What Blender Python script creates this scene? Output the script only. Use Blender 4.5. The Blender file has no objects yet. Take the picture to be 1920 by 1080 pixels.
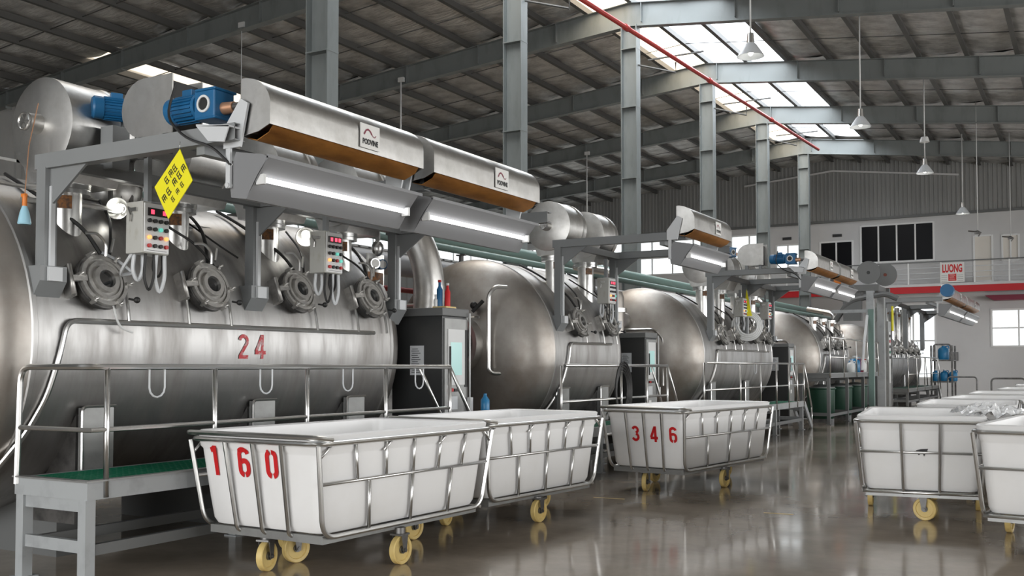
import bpy, bmesh, math, random
from mathutils import Vector, Matrix, Quaternion
random.seed(7)
PI = math.pi
S = bpy.context.scene
COL = S.collection
def R(a): return math.radians(a)
# ------------------------------------------------------------------ camera
cam = bpy.data.objects.new('camera', bpy.data.cameras.new('camera'))
COL.objects.link(cam); S.camera = cam
cam.location = (0, 0, 1.6)
cam.rotation_euler = (R(92.0), 0, R(29.84))
cam.data.sensor_width = 36; cam.data.lens = 1900/1920*36
cam.data.shift_y = 0.0425; cam.data.clip_start = .05; cam.data.clip_end = 300
# ------------------------------------------------------------------ view and world
vs = S.view_settings
vs.view_transform = 'Standard'; vs.look = 'None'; vs.gamma = 1; vs.use_curve_mapping = False
vs.exposure = 0.42
S.cycles.use_denoising = True
S.cycles.max_bounces = 7; S.cycles.diffuse_bounces = 4; S.cycles.glossy_bounces = 4
S.cycles.transmission_bounces = 6; S.cycles.transparent_max_bounces = 8
S.cycles.caustics_reflective = False; S.cycles.caustics_refractive = False
S.cycles.sample_clamp_indirect = 6
W = bpy.data.worlds.new('overcast_sky'); S.world = W; W.use_nodes = True
bg = W.node_tree.nodes['Background']
bg.inputs[0].default_value = (.93, .97, 1, 1); bg.inputs[1].default_value = 1.6
def area(name, loc, rot, sx, sy, power, col=(1, 1, 1), spread=180):
    l = bpy.data.lights.new(name, 'AREA'); l.shape = 'RECTANGLE'; l.size = sx; l.size_y = sy
    l.energy = power; l.color = col; l.spread = R(spread)
    o = bpy.data.objects.new(name, l); COL.objects.link(o); o.location = loc; o.rotation_euler = rot
    return o
# daylight standing in the window bays of the right-hand wall, in the open end behind, and over the ridge skylights
for yy in (4, 14, 24, 34, 44):
    area('window_daylight', (17.8, yy, 4.0), (0, R(90), 0), 4.6, 8.5, 620, (1, .985, .96))
area('gate_daylight', (-3, -11.6, 3.4), (R(90), 0, 0), 22, 5.6, 1500, (1, .985, .96))
for yy in (18.3, 25.6, 32.9, 40.2, 47.5):
    area('skylight_daylight', (-11.6, yy, 15.5), (0, 0, 0), 9, 6.6, 1050, (.97, .99, 1))
# ------------------------------------------------------------------ materials
MATS = {}
def mat(name, col, rough=.5, metal=0, emis=None, es=0, spec=None, noise=None, bump=None, trans=None):
    """noise=(colour2, scale, stretch xyz, lo, hi)  bump=(scale, strength, stretch)"""
    m = bpy.data.materials.new(name); m.use_nodes = True; nt = m.node_tree; n = nt.nodes; L = nt.links
    b = n['Principled BSDF']
    b.inputs['Base Color'].default_value = (*col, 1); b.inputs['Roughness'].default_value = rough
    b.inputs['Metallic'].default_value = metal
    if spec is not None: b.inputs['Specular IOR Level'].default_value = spec
    if emis: b.inputs['Emission Color'].default_value = (*emis, 1); b.inputs['Emission Strength'].default_value = es
    if noise or bump: tc = n.new('ShaderNodeTexCoord')
    if noise:
        c2, sc, st, lo, hi = noise[:5]
        mp = n.new('ShaderNodeMapping'); mp.inputs['Scale'].default_value = st
        L.new(tc.outputs['Object'], mp.inputs[0])
        t = n.new('ShaderNodeTexNoise'); t.inputs['Scale'].default_value = sc; t.inputs['Detail'].default_value = 6
        t.inputs['Roughness'].default_value = .6
        L.new(mp.outputs[0], t.inputs['Vector'])
        mr = n.new('ShaderNodeMapRange'); mr.inputs[1].default_value = lo; mr.inputs[2].default_value = hi
        L.new(t.outputs[0], mr.inputs[0])
        mx = n.new('ShaderNodeMix'); mx.data_type = 'RGBA'
        mx.inputs[6].default_value = (*col, 1); mx.inputs[7].default_value = (*c2, 1)
        L.new(mr.outputs[0], mx.inputs[0]); L.new(mx.outputs[2], b.inputs['Base Color'])
        if len(noise) > 5:
            m2 = n.new('ShaderNodeMapRange'); m2.inputs[3].default_value = rough; m2.inputs[4].default_value = noise[5]
            m2.inputs[1].default_value = lo; m2.inputs[2].default_value = hi
            L.new(t.outputs[0], m2.inputs[0]); L.new(m2.outputs[0], b.inputs['Roughness'])
    if bump:
        mp = n.new('ShaderNodeMapping'); mp.inputs['Scale'].default_value = bump[2] if len(bump) > 2 else (1, 1, 1)
        L.new(tc.outputs['Object'], mp.inputs[0])
        t = n.new('ShaderNodeTexNoise'); t.inputs['Scale'].default_value = bump[0]; t.inputs['Detail'].default_value = 4
        L.new(mp.outputs[0], t.inputs['Vector'])
        bp = n.new('ShaderNodeBump'); bp.inputs['Strength'].default_value = bump[1]; bp.inputs['Distance'].default_value = bump[3] if len(bump) > 3 else .03
        L.new(t.outputs[0], bp.inputs['Height']); L.new(bp.outputs[0], b.inputs['Normal'])
    MATS[name] = m
    return m
mat('tank_steel', (.45, .445, .44), .42, 1, noise=((.25, .235, .22), 1.6, (1, 2.6, .45), .42, .78, .56), bump=(3, .12, (1, 1, 1)))
mat('head_steel', (.45, .43, .405), .42, 1, noise=((.17, .13, .10), .8, (1, 1, .8), .40, .75, .55), bump=(2, .12, (1, 1, 1)))
mat('sheet_steel', (.74, .735, .72), .32, 1, noise=((.42, .41, .39), 2.2, (1, 1, 1), .4, .75, .48), bump=(4, .15, (1, 1, 1)))
mat('tube_steel', (.66, .66, .65), .28, 1)
mat('port_steel', (.60, .59, .57), .40, .9, noise=((.30, .29, .28), 7, (1, 1, 1), .42, .7, .55))
mat('bottle_blue', (.38, .66, .80), .15)
mat('dark_steel', (.22, .215, .21), .45, .8, noise=((.08, .08, .08), 5, (1, 1, 1), .4, .7))
mat('grey_paint', (.25, .262, .268), .45, 0, noise=((.25, .26, .265), 4, (1, 1, 1), .5, .75))
mat('dark_grey_paint', (.15, .155, .155), .45)
mat('column_paint', (.205, .225, .225), .5, 0, noise=((.14, .155, .155), 2, (1, 1, .3), .5, .75))
mat('pale_grey_paint', (.62, .64, .66), .4)
mat('hood_rust', (.46, .20, .045), .4, .5, noise=((.20, .08, .02), 5, (1, .4, 1), .4, .7))
mat('box_paint', (.50, .50, .47), .45, 0, noise=((.36, .34, .28), 9, (1, 1, .5), .5, .75))
mat('panel_white', (.74, .75, .75), .4)
mat('cabinet_black', (.035, .037, .038), .35, .1, spec=.5)
mat('cabinet_side', (.33, .335, .33), .4, .4, noise=((.24, .24, .235), 3, (1, 1, 1), .45, .7))
mat('plastic_white', (.90, .90, .90), .4, 0, noise=((.84, .835, .82), 1.5, (1, 1, 1), .5, .8))
mat('red_paint', (.62, .012, .015), .5)
mat('faded_red', (.56, .05, .06), .5, noise=((.55, .36, .36), 14, (1, 1, 1), .48, .62))
mat('red_pipe', (.40, .035, .03), .45)
mat('band_red', (.55, .012, .02), .5)
mat('wheel_yellow', (.74, .56, .22), .45, noise=((.60, .42, .14), 8, (1, 1, 1), .5, .75))
mat('caster_rust', (.20, .05, .03), .5)
mat('grating_green', (.0, .15, .075), .5)
mat('deck_green', (.006, .05, .028), .5)
mat('motor_blue', (.015, .13, .30), .35)
mat('rubber', (.018, .018, .018), .5)
mat('glass_dark', (.02, .022, .024), .08, 0, spec=.8)
mat('pipe_green', (.17, .26, .235), .45)
mat('pipe_grey', (.24, .24, .245), .5)
mat('sign_yellow', (.90, .82, .01), .5)
mat('ink', (.02, .02, .022), .6)
mat('maroon', (.22, .02, .05), .5)
mat('paper', (.82, .82, .80), .6)
mat('led_red', (.3, .01, .02), .4, emis=(1, .04, .08), es=2.2)
mat('lamp_orange', (.8, .35, .1), .4, emis=(1, .42, .12), es=.9)
mat('lamp_green', (.1, .6, .5), .4, emis=(.2, .8, .65), es=.35)
mat('button_red', (.5, .02, .02), .4)
mat('screen', (.1, .3, .28), .2, emis=(.45, .62, .60), es=.45)
mat('tube_light', (1, 1, 1), .4, emis=(1, .98, .97), es=2.0)
mat('bulb', (1, 1, 1), .4, emis=(1, .98, .9), es=7)
mat('white_wall', (.66, .66, .665), .6, noise=((.61, .61, .615), .5, (1, 1, 1), .4, .7))
mat('lower_wall', (.60, .60, .63), .6, noise=((.52, .52, .56), .3, (1, 1, 1), .4, .7))
mat('corrugated', (.30, .305, .30), .55, .1, noise=((.24, .245, .24), 1.2, (3, 1, .15), .4, .7))
mat('window_frame', (.85, .86, .86), .4)
mat('night_glass', (.006, .006, .008), .3, 0, spec=.15)
mat('curtain', (.80, .76, .70), .8)
mat('purlin', (.085, .085, .082), .55)
mat('copper', (.65, .36, .22), .35, .6)
mat('orange', (.75, .22, .03), .45)
mat('blue_plastic', (.02, .20, .42), .35)
mat('film', (.90, .91, .92), .18, .1, bump=(14, .9))
mat('concrete_out', (.35, .35, .33), .9)
mat('lamp_cord', (.70, .71, .71), .5)
mat('plate_brown', (.28, .12, .04), .45, noise=((.10, .06, .04), 20, (1, 1, 1), .45, .6))
mat('foil', (.86, .85, .83), .30, .7, noise=((.42, .41, .40), 1.1, (1, 1, 1), .4, .66, .42), bump=(2.2, 1.0, (.8, 4.5, 1), .07))
# polished floor
m = mat('floor_concrete', (.17, .15, .13), .14, 0, spec=.8)
nt = m.node_tree; n = nt.nodes; L = nt.links; b = n['Principled BSDF']
tc = n.new('ShaderNodeTexCoord')
t1 = n.new('ShaderNodeTexNoise'); t1.inputs['Scale'].default_value = .55; t1.inputs['Detail'].default_value = 8; t1.inputs['Roughness'].default_value = .65
t2 = n.new('ShaderNodeTexNoise'); t2.inputs['Scale'].default_value = .9; t2.inputs['Detail'].default_value = 3
L.new(tc.outputs['Object'], t1.inputs[0]); L.new(tc.outputs['Object'], t2.inputs[0])
cr = n.new('ShaderNodeValToRGB'); cr.color_ramp.elements[0].position = .34; cr.color_ramp.elements[0].color = (.27, .222, .172, 1)
cr.color_ramp.elements[1].position = .7; cr.color_ramp.elements[1].color = (.52, .45, .37, 1)
L.new(t1.outputs[0], cr.inputs[0]); L.new(cr.outputs[0], b.inputs['Base Color'])
mr = n.new('ShaderNodeMapRange'); mr.inputs[1].default_value = .3; mr.inputs[2].default_value = .7; mr.inputs[3].default_value = .06; mr.inputs[4].default_value = .15
L.new(t2.outputs[0], mr.inputs[0]); L.new(mr.outputs[0], b.inputs['Roughness'])
bp = n.new('ShaderNodeBump'); bp.inputs['Strength'].default_value = .015; bp.inputs['Distance'].default_value = .02
L.new(t1.outputs[0], bp.inputs['Height']); L.new(bp.outputs[0], b.inputs['Normal'])
# translucent roof sheet (daylight passes through)
def sheet_mat(name, col, k):
    m = bpy.data.materials.new(name); m.use_nodes = True; nt = m.node_tree; n = nt.nodes; L = nt.links
    n.remove(n['Principled BSDF']); o = n['Material Output']
    t = n.new('ShaderNodeBsdfTransparent'); t.inputs[0].default_value = (*col, 1)
    d = n.new('ShaderNodeBsdfTranslucent'); d.inputs[0].default_value = (*col, 1)
    x = n.new('ShaderNodeMixShader'); x.inputs[0].default_value = k
    L.new(t.outputs[0], x.inputs[1]); L.new(d.outputs[0], x.inputs[2]); L.new(x.outputs[0], o.inputs[0]); MATS[name] = m
sheet_mat('skylight_sheet', (.93, .96, 1), .4)
sheet_mat('aged_skylight_sheet', (.80, .66, .50), .5)
sheet_mat('window_glass', (.95, .96, .96), .25)

# ------------------------------------------------------------------ mesh helpers
class MB:
    def __init__(s): s.v = []; s.f = []; s.sm = []
    def add(s, vs_, fs, smooth=False):
        o = len(s.v); s.v += [tuple(p) for p in vs_]; s.f += [tuple(i+o for i in f) for f in fs]; s.sm += [smooth]*len(fs); return s
    def box(s, x0, x1, y0, y1, z0, z1):
        if x0 > x1: x0, x1 = x1, x0
        if y0 > y1: y0, y1 = y1, y0
        if z0 > z1: z0, z1 = z1, z0
        return s.add([(x0,y0,z0),(x1,y0,z0),(x1,y1,z0),(x0,y1,z0),(x0,y0,z1),(x1,y0,z1),(x1,y1,z1),(x0,y1,z1)],
            [(0,3,2,1),(4,5,6,7),(0,1,5,4),(1,2,6,5),(2,3,7,6),(3,0,4,7)])
    def bar(s, a, b, w, h, up=(0, 0, 1)):
        a, b = Vector(a), Vector(b); d = (b-a).normalized(); up = Vector(up)
        if abs(d.dot(up)) > .98: up = Vector((1, 0, 0))
        x = d.cross(up).normalized()*w/2; y = x.cross(d).normalized()*h/2
        return s.add([a-x-y,a+x-y,a+x+y,a-x+y,b-x-y,b+x-y,b+x+y,b-x+y],[(0,1,2,3),(7,6,5,4),(0,4,5,1),(1,5,6,2),(2,6,7,3),(3,7,4,0)])
    def lathe(s, prof, org, axis, n=24, smooth=True, close=False):
        a = Vector(axis).normalized(); q = Vector((0, 0, 1)).rotation_difference(a); o = Vector(org); k = len(prof); vs_ = []
        for i in range(n):
            t = 2*PI*i/n
            for r, h in prof: vs_.append(o + q @ Vector((r*math.cos(t), r*math.sin(t), h)))
        fs = [(i*k+j, ((i+1) % n)*k+j, ((i+1) % n)*k+j+1, i*k+j+1) for i in range(n) for j in range(k-1)]
        if close: fs += [(i*k+k-1, ((i+1) % n)*k+k-1, ((i+1) % n)*k, i*k) for i in range(n)]
        return s.add(vs_, fs, smooth)
    def cyl(s, a, b, r, r2=None, n=14, cap=True):
        a, b = Vector(a), Vector(b); r2 = r if r2 is None else r2; h = (b-a).length
        s.lathe([(r, 0), (r2, h)], a, b-a, n)
        if cap:
            o = len(s.v)-2*n
            s.f.append(tuple(o+2*i for i in range(n))[::-1]); s.sm.append(False)
            s.f.append(tuple(o+2*i+1 for i in range(n))); s.sm.append(False)
        return s
    def disc(s, c, axis, r, n=24):
        a = Vector(axis).normalized(); q = Vector((0, 0, 1)).rotation_difference(a)
        return s.add([Vector(c)+q @ Vector((r*math.cos(2*PI*i/n), r*math.sin(2*PI*i/n), 0)) for i in range(n)], [tuple(range(n))])
    def ball(s, c, r, sc=(1, 1, 1), n=14, k=8):
        pr = [(r*math.sin(PI*j/k), -r*math.cos(PI*j/k)) for j in range(k+1)]
        o = len(s.v); s.lathe(pr, (0, 0, 0), (0, 0, 1), n)
        for i in range(o, len(s.v)):
            p = s.v[i]; s.v[i] = (c[0]+p[0]*sc[0], c[1]+p[1]*sc[1], c[2]+p[2]*sc[2])
        return s
    def tube(s, pts, r, n=8, closed=False, fil=0, k=4):
        P = [Vector(p) for p in pts]
        if fil: P = fillet(P, fil, k, closed)
        m_ = len(P); T = []
        for i in range(m_):
            a = P[i-1] if (i or closed) else P[i]; b = P[(i+1) % m_] if (i < m_-1 or closed) else P[i]
            T.append((b-a).normalized())
        nn = T[0].orthogonal().normalized(); rings = []
        for i in range(m_):
            if i: nn = (T[i-1].rotation_difference(T[i]) @ nn).normalized()
            bn = T[i].cross(nn)
            rings.append([P[i]+(nn*math.cos(2*PI*j/n)+bn*math.sin(2*PI*j/n))*r for j in range(n)])
        vs_ = [v for g in rings for v in g]; fs = []
        for i in range(m_ if closed else m_-1):
            a = i*n; b2 = ((i+1) % m_)*n
            off = 0
            if closed and i == m_-1:
                off = min(range(n), key=lambda q_: (rings[0][q_]-rings[i][0]).length)
            fs += [(a+j, a+(j+1) % n, b2+(j+1+off) % n, b2+(j+off) % n) for j in range(n)]
        s.add(vs_, fs, True)
        if not closed: s.add([], []); o = len(s.v)-len(vs_); s.f += [tuple(o+j for j in range(n))[::-1], tuple(o+(m_-1)*n+j for j in range(n))]; s.sm += [False, False]
        return s
    def prism(s, poly, vec):
        P = [Vector(p) for p in poly]; v = Vector(vec); k = len(P)
        nrm = sum(((P[i]-P[0]).cross(P[(i+1) % k]-P[0]) for i in range(1, k-1)), Vector())
        if nrm.dot(v) > 0: P = P[::-1]
        return s.add(P+[p+v for p in P], [tuple(range(k)), tuple(range(2*k-1, k-1, -1))]+[(i, i+k, (i+1) % k+k, (i+1) % k) for i in range(k)])
    def shell(s, curve, vec, th, smooth=True):
        """bent sheet: open curve extruded by vec, with thickness th (offset in the curve's plane)"""
        P = [Vector(p) for p in curve]; v = Vector(vec); vn = v.normalized(); Q = []
        for i, p in enumerate(P):
            d = (P[min(i+1, len(P)-1)]-P[max(i-1, 0)]).normalized(); Q.append(p+d.cross(vn)*th)
        k = len(P); loop = P+Q[::-1]
        kk = 2*k
        s.add(loop+[p+v for p in loop], [(i, (i+1) % kk, (i+1) % kk+kk, i+kk) for i in range(kk)], smooth)
        o = len(s.v)-2*kk
        for i in range(k-1):
            s.f += [(o+i, o+kk-1-i, o+kk-2-i, o+i+1), (o+kk+i, o+kk+i+1, o+kk+kk-2-i, o+kk+kk-1-i)]; s.sm += [False, False]
        return s
    def mesh(s, name, m, fixn=True):
        me = bpy.data.meshes.new(name); me.from_pydata(s.v, [], s.f); me.polygons.foreach_set('use_smooth', s.sm)
        me.materials.append(MATS[m])
        if fixn:
            bm = bmesh.new(); bm.from_mesh(me); bmesh.ops.recalc_face_normals(bm, faces=bm.faces); 
            for e in bm.edges:
                if len(e.link_faces) == 2 and e.calc_face_angle(0) > .62: e.smooth = False
            bm.to_mesh(me); bm.free()
        me.update()
        return me
def fillet(P, r, k=4, closed=False):
    out = []; n_ = len(P)
    for i, p in enumerate(P):
        if not closed and i in (0, n_-1): out.append(p); continue
        a = P[i-1]; b = P[(i+1) % n_]; da = (a-p); db = (b-p); la, lb = da.length, db.length
        if da.normalized().dot(db.normalized()) < -.995: out.append(p); continue
        q = min(r, la*.45, lb*.45); A = p+da.normalized()*q; B = p+db.normalized()*q
        for j in range(k+1):
            t = j/k; out.append(A*(1-t)**2+p*2*t*(1-t)+B*t*t)
    return out
CACHE = {}
def part(name, m, parent=None, fn=None, key=None, loc=None, rot=None, bevel=0, **kw):
    kk = (name, m, key)
    if key is not None and kk in CACHE: me = CACHE[kk]
    else:
        mb = MB(); fn(mb); me = mb.mesh(name, m)
        if key is not None: CACHE[kk] = me
    o = bpy.data.objects.new(name, me); COL.objects.link(o)
    if parent: o.parent = parent
    if loc: o.location = loc
    if rot: o.rotation_euler = rot
    if bevel:
        md = o.modifiers.new('bevel', 'BEVEL'); md.width = bevel; md.segments = 2; md.limit_method = 'ANGLE'
    for k, v in kw.items(): o[k] = v
    return o
def thing(name, label, cat, loc=(0, 0, 0), rz=0, group=None):
    o = bpy.data.objects.new(name, None); COL.objects.link(o); o.empty_display_size = .2
    o.location = loc; o.rotation_euler = (0, 0, rz); o['label'] = label; o['category'] = cat
    if group: o['group'] = group
    return o
def tag(o, label, cat, group=None):
    o['label'] = label; o['category'] = cat
    if group: o['group'] = group
    return o
def struct(name, m, fn, parent=None, **kw):
    o = part(name, m, parent, fn, **kw)
    if not parent: o['kind'] = 'structure'
    return o
def copy_tree(o, parent=None):
    c = o.copy(); COL.objects.link(c); c.parent = parent
    for ch in list(o.children): copy_tree(ch, c)
    return c
def relabel(root, label, group=None):
    root['label'] = label
    if group: root['group'] = group
    return root
# ---- stroke glyphs (unit box .6 wide, 1 high)
def arc(cx, cy, rx, ry, a0, a1, n_=8): return [(cx+rx*math.cos(R(a0+(a1-a0)*i/n_)), cy+ry*math.sin(R(a0+(a1-a0)*i/n_))) for i in range(n_+1)]
G = {
 '0': [[(.3, .90)]+arc(.3, .72, .2, .18, 75, 0)+arc(.3, .28, .2, .18, 0, -75), arc(.3, .72, .2, .18, 105, 180)+arc(.3, .28, .2, .18, 180, 255)],
 '1': [[(.38, 0), (.38, 1)], [(.14, .84), (.36, .92)]],
 '2': [arc(.3, .72, .2, .2, 170, -20)+[(.12, .07)], [(.08, .07), (.56, .07)]],
 '3': [arc(.28, .73, .2, .18, 165, -80), arc(.28, .28, .22, .20, 80, -165)],
 '4': [[(.42, 0), (.42, 1)], [(.40, .97), (.08, .30)], [(.04, .26), (.6, .26)]],
 '6': [[(.5, .78)]+arc(.3, .76, .2, .16, 10, 180)+[(.1, .28)]+arc(.3, .26, .2, .18, 180, 260), arc(.3, .26, .2, .18, 280, 360)+arc(.3, .38, .2, .17, 0, 130)],
}
G['0'][0].pop(0)
def strokes(mb, lines, w, fr):
    """lines in 2D; fr maps (x,y)->Vector on the surface"""
    for ln in lines:
        P = [Vector((p[0], p[1])) for p in ln]; vs_ = []
        for i, p in enumerate(P):
            d = (P[min(i+1, len(P)-1)]-P[max(i-1, 0)]).normalized(); nn = Vector((-d.y, d.x))*w/2
            vs_ += [fr(*(p+nn)), fr(*(p-nn))]
        mb.add(vs_, [(2*i, 2*i+1, 2*i+3, 2*i+2) for i in range(len(P)-1)])
FONT = {}
def text_mesh(txt, size, bold=0, sx=1):
    c = bpy.data.curves.new('lettering', 'FONT'); c.body = txt; c.size = size; c.offset = bold; c.align_x = 'CENTER'; c.align_y = 'CENTER'; c.resolution_u = 3
    o = bpy.data.objects.new('lettering', c); COL.objects.link(o)
    dg = bpy.context.evaluated_depsgraph_get(); me = bpy.data.meshes.new_from_object(o.evaluated_get(dg))
    V = [(v.co.x*sx, v.co.y) for v in me.vertices]; F = [tuple(p.vertices) for p in me.polygons]
    bpy.data.objects.remove(o); bpy.data.curves.remove(c); bpy.data.meshes.remove(me)
    return V, F
# ------------------------------------------------------------------ the hall
RX, RZ = -12.5, 13.3
def zr(x): return RZ-(.085*(RX-x) if x < RX else .125*(x-RX))
XL, XR, YB, YF = -34.0, 18.0, -12.0, 58.0
FR = [7.25, 14.6, 21.95, 29.3, 36.65, 44.0, 51.35]
struct('floor', 'floor_concrete', lambda b: b.box(XL, XR, YB, YF+.2, -.2, 0))
struct('ground_outside', 'concrete_out', lambda b: b.box(-90, 90, -80, 140, -.4, -.21))
def holed(b, axis, at, th, lo, hi, z0, z1, holes):
    xs = sorted({lo, hi, *[h[0] for h in holes], *[h[1] for h in holes]}); zs = sorted({z0, z1, *[h[2] for h in holes], *[h[3] for h in holes]})
    for i in range(len(xs)-1):
        for j in range(len(zs)-1):
            cx, cz = (xs[i]+xs[i+1])/2, (zs[j]+zs[j+1])/2
            if any(h[0] < cx < h[1] and h[2] < cz < h[3] for h in holes): continue
            if axis == 'y': b.box(xs[i], xs[i+1], at, at+th, zs[j], zs[j+1])
            else: b.box(at, at+th, xs[i], xs[i+1], zs[j], zs[j+1])
WIN = [  # x0, x1, z0, z1, panes across, panes up, glass
 (-11.06, -7.27, 7.29, 9.38, 4, 1, 'night_glass'), (-13.27, -11.46, 6.05, 8.62, 2, 1, 'night_glass'),
 (-18.4, -16.2, 7.2, 9.3, 2, 2, 'window_glass'), (-15.74, -14.38, 6.9, 8.6, 2, 1, 'window_glass'),
 (-33.0, -26.6, 7.2, 9.3, 5, 2, 'window_glass'), (-26.0, -19.4, 7.2, 9.3, 5, 2, 'window_glass'),
 (-5.36, -4.44, 6.05, 8.48, 1, 1, 'curtain'), (-4.02, -3.2, 7.09, 8.45, 2, 1, 'curtain'), (-2.8, -1.6, 7.09, 8.45, 2, 1, 'curtain'),
 (-4.58, -2.0, 2.64, 4.59, 2, 2, 'window_glass'), (-9.5, -7.25, 1.0, 5.0, 2, 2, 'window_glass')]
HOLES = [w[:4] for w in WIN]+[(-1.0, 8, 1.5, 4.6)]
struct('wall_far', 'white_wall', lambda b: holed(b, 'y', YF, .25, XL, XR, 0, 9.75, HOLES))
for i, (x0, x1, z0, z1, na, nz, gl) in enumerate(WIN):
    def fr_(b):
        t = .07
        b.box(x0-.02, x0+t, YF-.05, YF+.1, z0, z1); b.box(x1-t, x1+.02, YF-.05, YF+.1, z0, z1)
        b.box(x0+t, x1-t, YF-.05, YF+.1, z0-.02, z0+t); b.box(x0+t, x1-t, YF-.05, YF+.1, z1-t, z1+.02)
        for k in range(1, na): x = x0+(x1-x0)*k/na; b.box(x-.04, x+.04, YF-.04, YF+.08, z0+t, z1-t)
        for k in range(1, nz): z = z0+(z1-z0)*k/nz; b.box(x0+t, x1-t, YF-.035, YF+.075, z-.035, z+.035)
    w = struct('window_%d' % (i+1), 'window_frame', fr_)
    for k in range(na):
        for j in range(nz):
            a0, a1 = x0+(x1-x0)*k/na, x0+(x1-x0)*(k+1)/na; c0, c1 = z0+(z1-z0)*j/nz, z0+(z1-z0)*(j+1)/nz
            part('pane', gl, w, lambda b: b.box(a0+.03, a1-.03, YF+.015, YF+.03, c0+.03, c1-.03))
# gable of corrugated sheet above the white wall
def gable(b):
    x = XL; k = 0; pts = []
    while x < XR:
        pts += [(x, 0), (x+.12, 0), (x+.14, .022), (x+.20, .022), (x+.22, 0)]; x += .22
    vs_ = []
    for (x, d) in pts: vs_ += [(x, YF-.1-d, 9.75), (x, YF-.1-d, zr(x)+.05)]
    b.add(vs_, [(2*i, 2*i+2, 2*i+3, 2*i+1) for i in range(len(pts)-1)])
struct('wall_far_gable', 'corrugated', gable, )
struct('trim_1', 'dark_grey_paint', lambda b: b.box(XL, XR, YF-.22, YF+.1, 9.66, 9.78))
struct('trim_2', 'white_wall', lambda b: b.bar((-17.5, YF-.2, zr(-17.5)-.75), (-12.5, YF-.2, zr(-12.5)-.75), .1, .09).bar((-12.5, YF-.2, zr(-12.5)-.75), (-6, YF-.2, zr(-6)-.75), .1, .09))
def ribbed(b, y0, y1, x, z0, z1):
    pts = []; y = y0
    while y < y1: pts += [(y, 0), (y+.6, 0), (y+.65, .06), (y+.85, .06), (y+.9, 0)]; y += .9
    vs_ = []
    for (y, d) in pts: vs_ += [(x+d, y, z0), (x+d, y, z1)]
    b.add(vs_, [(2*i, 2*i+2, 2*i+3, 2*i+1) for i in range(len(pts)-1)])
struct('wall_left', 'corrugated', lambda b: (ribbed(b, YB, YF, XL, 3.2, 8.1), ribbed(b, YB, YF, XL, 9.1, zr(XL)), ribbed(b, YB, 30, XL, 8.1, 9.1)))
w_ = struct('window_20', 'window_frame', lambda b: (b.box(XL-.05, XL+.06, 0, YF, 8.04, 8.14), b.box(XL-.05, XL+.06, 0, YF, 9.06, 9.16), [b.box(XL-.04, XL+.05, 2*k-.04, 2*k+.04, 8.14, 9.06) for k in range(15, 30)]))
for k in range(15, 29): part('pane', 'window_glass', w_, lambda b: b.box(XL-.01, XL+.01, .03, 1.97, 8.12, 9.08), key='lp', loc=(0, 2*k, 0))
struct('wall_left_base', 'corrugated', lambda b: b.box(XL-.2, XL, YB, YF, 0, 3.2))
rh = [(y, y+8.2, 1.4, 6.6) for y in (0, 10, 20, 30, 40)]
struct('wall_right', 'white_wall', lambda b: holed(b, 'x', XR, .25, YB, YF, 0, zr(XR), rh))
struct('wall_near', 'white_wall', lambda b: holed(b, 'y', YB-.25, .25, XL, XR, 0, zr(XL), [(-14, 8, 0, 6.2)]))
# balcony along the far wall
struct('trim_3', 'band_red', lambda b: b.box(-18, 6, 56.6, 56.75, 5.46, 5.80))
struct('balcony_slab', 'white_wall', lambda b: b.box(-18, 6, 56.75, 58, 5.55, 5.92).box(-18, 6, 56.58, 56.76, 5.80, 5.93))
struct('trim_4', 'maroon', lambda b: b.prism([(-4.8, 57.2, 5.28), (3, 57.2, 5.28), (3, 57.2, 5.02), (-4.4, 57.2, 5.02)], (0, .8, 0)))
t = thing('balcony_railing', 'white metal railing along the upper balcony of the far wall', 'railing', (-6, 56.7, 5.92))
part('rail', 'dark_grey_paint', t, lambda b: b.box(-12, 12, -.03, .03, 1.13, 1.19))
for z in (.3, .58, .86): part('rail', 'pale_grey_paint', t, lambda b: b.box(-12, 12, -.015, .015, -.015, .015), key='brail', loc=(0, 0, z))
for k in range(16): part('post', 'window_frame', t, lambda b: b.box(-.035, .035, -.035, .035, 0, 1.13), key='bpost', loc=(-12+k*1.6, 0, 0))
t = thing('wall_sign', 'white sign with red lettering over a red square on the balcony railing', 'sign', (-6.25, 56.62, 5.97))
part('board', 'paper', t, lambda b: b.box(-.58, .58, -.02, .02, 0, 1.02))
V, F = text_mesh('LUONG', .56, .022, .38)
mb_ = MB(); mb_.add([(x*1.28, -.026, z+.70) for x, z in V], F); CACHE[('lettering', 'red_paint', 'LU')] = mb_.mesh('lettering', 'red_paint', False)
part('lettering', 'red_paint', t, key='LU')
part('emblem', 'red_paint', t, lambda b: b.box(-.19, .19, -.028, -.021, .08, .44))
part('emblem_strokes', 'paper', t, lambda b: [b.box(-.15+.02*(k % 2), .14-.03*(k % 3), -.032, -.0285, .14+.065*k, .155+.065*k) for k in range(5)])
[part('small_print', 'pipe_grey', t, lambda b: [b.box(s_*.52, s_*.24, -.024, -.021, .06+.1*k, .075+.1*k) for k in range(4)]) for s_ in (-1, 1)]
for x in (-12.3, -15.1): tag(part('wall_vent', 'ink', None, lambda b: [b.box(x-.25, x+.25, 57.93, 58, 8.86+.055*k, 8.90+.055*k) for k in range(3)]), 'small dark louvre on the far wall above the ' + ('two-pane black window' if x > -14 else 'narrow white window'), 'vent')
tag(part('notice_board', 'pipe_grey', None, lambda b: b.box(-6.6, -6.2, 57.93, 58, 1.95, 2.35).box(-6.63, -6.17, 57.95, 57.99, 1.92, 2.38)), 'small grey notice box fixed low on the far grey wall', 'box')
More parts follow.
